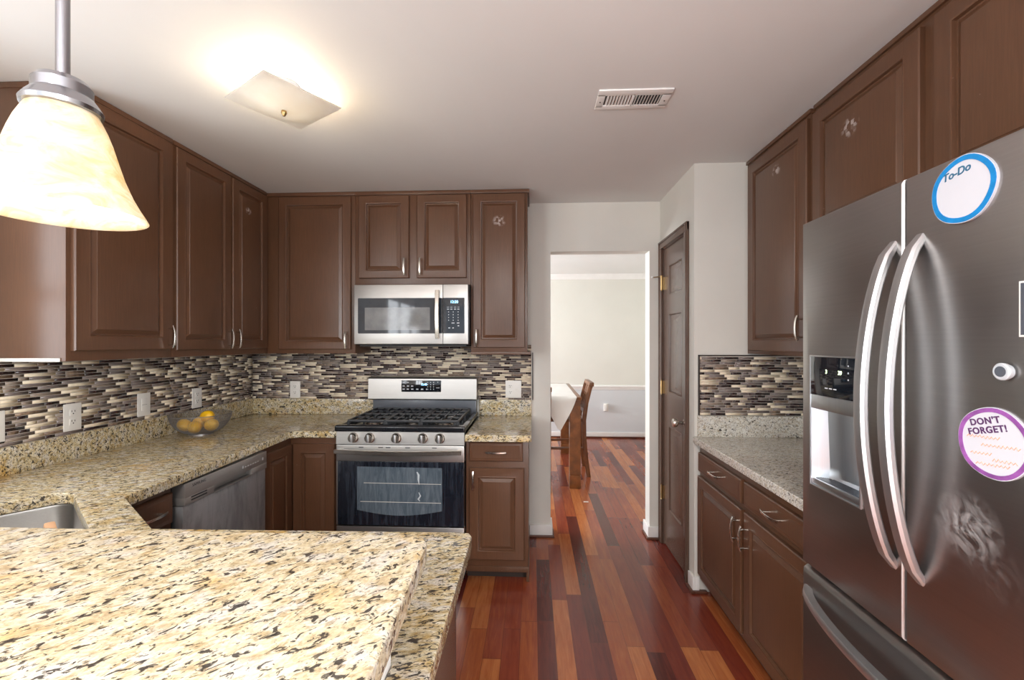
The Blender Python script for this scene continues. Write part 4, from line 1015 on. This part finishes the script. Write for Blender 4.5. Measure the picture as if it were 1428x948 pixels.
mb = MB().box(sl0, sl1, 0.014, 0.045, sb, st_, 0.001)
pans = [(1.745, 1.945), (1.080, 1.615), (0.270, 0.850)]
# front skin with three raised panels
pxa, pxb = 0.115, 0.375; zc = sb
def quad(x0, x1, z0, z1): mb.box(x0, x1, 0.008, 0.0145, z0, z1)
quad(sl0, pxa, sb, st_); quad(pxb, sl1, sb, st_)
for z0, z1 in pans[::-1]: quad(pxa, pxb, zc, z0); zc = z1
quad(pxa, pxb, zc, st_)
for z0, z1 in pans:
    rs = [[(pxa + i, y, z0 + i), (pxb - i, y, z0 + i), (pxb - i, y, z1 - i), (pxa + i, y, z1 - i)] for i, y in ((0, 0.008), (0.006, 0.006), (0.012, 0.0136), (0.020, 0.0136), (0.045, 0.009), (0.05, 0.0085))]
    mb.rings(rs, cap0=False)
slab = mb.build('slab', M['doorpaint'], PD)
for z in (1.835, 1.105, 0.365):
    h_ = MB().lathe([(0.007, -0.045), (0.007, 0.045)], (0.006, -0.010, z), 12).box(0.002, 0.016, -0.004, 0.0085, z - 0.045, z + 0.045).build('hinge', M['brass'], PD)
    MB().lathe([(0.004, 0.045), (0.006, 0.050), (0, 0.054)], (0.006, -0.010, z), 10).lathe([(0, -0.054), (0.006, -0.050), (0.004, -0.045)], (0.006, -0.010, z), 10).build('hinge_tip', M['brass'], h_)
ds = MB().tube([(0.006, -0.012, 1.885), (-0.010, -0.040, 1.885), (-0.022, -0.062, 1.885)], 0.0035, 8).tube([(0.006, -0.012, 1.885), (0.028, -0.022, 1.885)], 0.0035, 8)\
    .lathe([(0.010, 1.878), (0.010, 1.892)], (0.006, -0.010, 0), 12).build('door_stop', M['brass'], PD)
MB().ball((-0.024, -0.066, 1.885), 0.008, seg=12).build('bumper', M['plastic'], ds)
kx = 0.448; kz = 0.932
kn = MB().lathe([(0.030, 0.008), (0.030, 0.003), (0.024, -0.002), (0.011, -0.006), (0.010, -0.034), (0.016, -0.040), (0.026, -0.048), (0.028, -0.060), (0.024, -0.070), (0.010, -0.074), (0, -0.075)], (kx, 0, kz), 28, 'y').build('knob', M['nickel'], PD)

# ------------------------------------------------------------------ dining room
M['dwood'] = plain('dining_wood', (0.20, 0.072, 0.020), 0.28, var=0.35, nscale=14)
M['cwood'] = plain('chair_wood', (0.17, 0.062, 0.020), 0.3, var=0.3, nscale=14)
DT = thing('dining_table', 'tall brown wooden dining table seen through the doorway', 'table', (-0.10, 5.04, 0))
tx, ty = 0.572, 0.735
MB().box(-tx, tx, -ty, ty, 0.858, 0.890, 0.005).build('tabletop', M['dwood'], DT)
MB().box(-tx + 0.10, tx - 0.10, -ty + 0.035, -ty + 0.055, 0.76, 0.858).box(-tx + 0.10, tx - 0.10, ty - 0.055, ty - 0.035, 0.76, 0.858)\
    .box(-tx + 0.035, -tx + 0.055, -ty + 0.10, ty - 0.10, 0.76, 0.858).box(tx - 0.055, tx - 0.035, -ty + 0.10, ty - 0.10, 0.76, 0.858).build('apron', M['dwood'], DT)
for sx in (-1, 1):
    for sy in (-1, 1):
        cx, cy = sx * (tx - 0.060), sy * (ty - 0.058)
        rs = [[(cx + a * k, cy + b * k, z) for a, b in ((-1, -1), (1, -1), (1, 1), (-1, 1))] for z, k in ((0, 0.052), (0.012, 0.054), (0.12, 0.053), (0.128, 0.047), (0.135, 0.053), (0.858, 0.052))]
        MB().rings(rs).build('leg', M['dwood'], DT)
M['cloth'] = plain('white_cloth', (0.80, 0.78, 0.75), 0.9, var=0.03, bstr=0.1)
t = bmesh.new(); mb = MB(); rows = []
zt = 0.8925; yn = 4.301
for jy in range(13):
    y = 5.70 - (5.70 - yn) * jy / 12
    rows.append([t.verts.new((-0.60 + (0.425 + 0.60) * i / 40, y, zt + 0.0012 * math.sin(i * 1.3 + jy))) for i in range(41)])
xs_ = [-0.60 + 1.025 * i / 40 for i in range(41)]
def drop(x):
    for c, hw, dp in ((0.262, 0.163, 0.335),):
        if abs(x - c) < hw: return dp * (1 - abs(x - c) / hw) ** 0.85
    return 0.006
for k in range(1, 9):
    s = k / 8
    rows.append([t.verts.new((x, yn - 0.012 - 0.006 * math.sin(x * 38) * s, zt - 0.006 - drop(x) * s)) for x in xs_])
for a, b in zip(rows[:-1], rows[1:]):
    for i in range(40): t.faces.new((a[i], a[i + 1], b[i + 1], b[i]))
mb._merge(t); cl = tag(mb.build('tablecloth', M['cloth'], None, 80), 'white tablecloth with a pointed corner hanging over the near table edge', 'tablecloth')
so = cl.modifiers.new('thick', 'SOLIDIFY'); so.thickness = 0.002; so.offset = 1
def chair(label, loc, rz):
    q = thing('dining_chair', label, 'chair', loc, rz, None)
    hw, hd = 0.205, 0.19; sh = 0.61
    MB().box(-hw - 0.01, hw + 0.01, -hd - 0.02, hd, sh - 0.03, sh, 0.008, 3).build('seat', M['cwood'], q)
    for s in (-1, 1):
        MB().tube([(s * hw, -hd, 0), (s * hw, -hd, sh - 0.03)], 1, rect=(0.018, 0.018)).build('leg', M['cwood'], q)
        pts = [(s * hw, hd + 0.055, 0), (s * hw, hd + 0.030, 0.18), (s * hw, hd + 0.008, 0.42), (s * hw, hd + 0.006, 0.60), (s * hw, hd + 0.030, 0.78), (s * hw, hd + 0.066, 0.93), (s * hw, hd + 0.085, 0.985)]
        MB().tube(pts, 1, rect=(0.017, 0.022), up=(0, 1, 0)).build('leg', M['cwood'], q)
        MB().tube([(s * hw, -hd, 0.30), (s * hw, hd + 0.018, 0.30)], 1, rect=(0.010, 0.014)).build('stretcher', M['cwood'], q)
    MB().tube([(-hw, -hd, 0.22), (hw, -hd, 0.22)], 1, rect=(0.010, 0.016)).build('stretcher', M['cwood'], q)
    bt = MB(); y_ = hd + 0.080
    bt.box(-hw - 0.022, hw + 0.022, y_ - 0.018, y_ + 0.030, 0.955, 1.000, 0.008); bt.build('top_rail', M['cwood'], q)
    MB().tube([(-hw, hd + 0.012, 0.69), (hw, hd + 0.012, 0.69)], 1, rect=(0.012, 0.022)).build('lower_rail', M['cwood'], q)
    for i in range(4):
        x = -0.12 + 0.08 * i
        MB().tube([(x, hd + 0.014, 0.69), (x, hd + 0.040, 0.82), (x, hd + 0.080, 0.965)], 1, rect=(0.020, 0.006), up=(0, 1, 0)).build('slat', M['cwood'], q)
    return q
chair('brown slat back dining chair at the right side of the table, seen side-on', (0.345, 4.905, 0), -PI / 2)
chair('brown dining chair at the near end of the table, mostly hidden behind the doorway wall', (-0.048, 4.44, 0), PI)
PW = thing('plug_in_device', 'small white plug-in device on the dining room wall below the chair rail', 'plug', (1.090, FARY - 0.0032, 0.455))
MB().box(-0.036, 0.036, -0.006, 0, -0.058, 0.058, 0.002).build('cover_plate', M['plastic'], PW)
MB().box(-0.034, 0.012, -0.060, -0.005, -0.050, 0.050, 0.010, 3).build('plug_body', M['plastic'], PW)
tag(MB().box(0.452, 0.494, 3.945, 3.962, 0.0005, 0.004, 0.001).build('paper_scrap', M['plastic']), 'tiny white paper scrap lying on the wood floor in the dining doorway', 'paper')
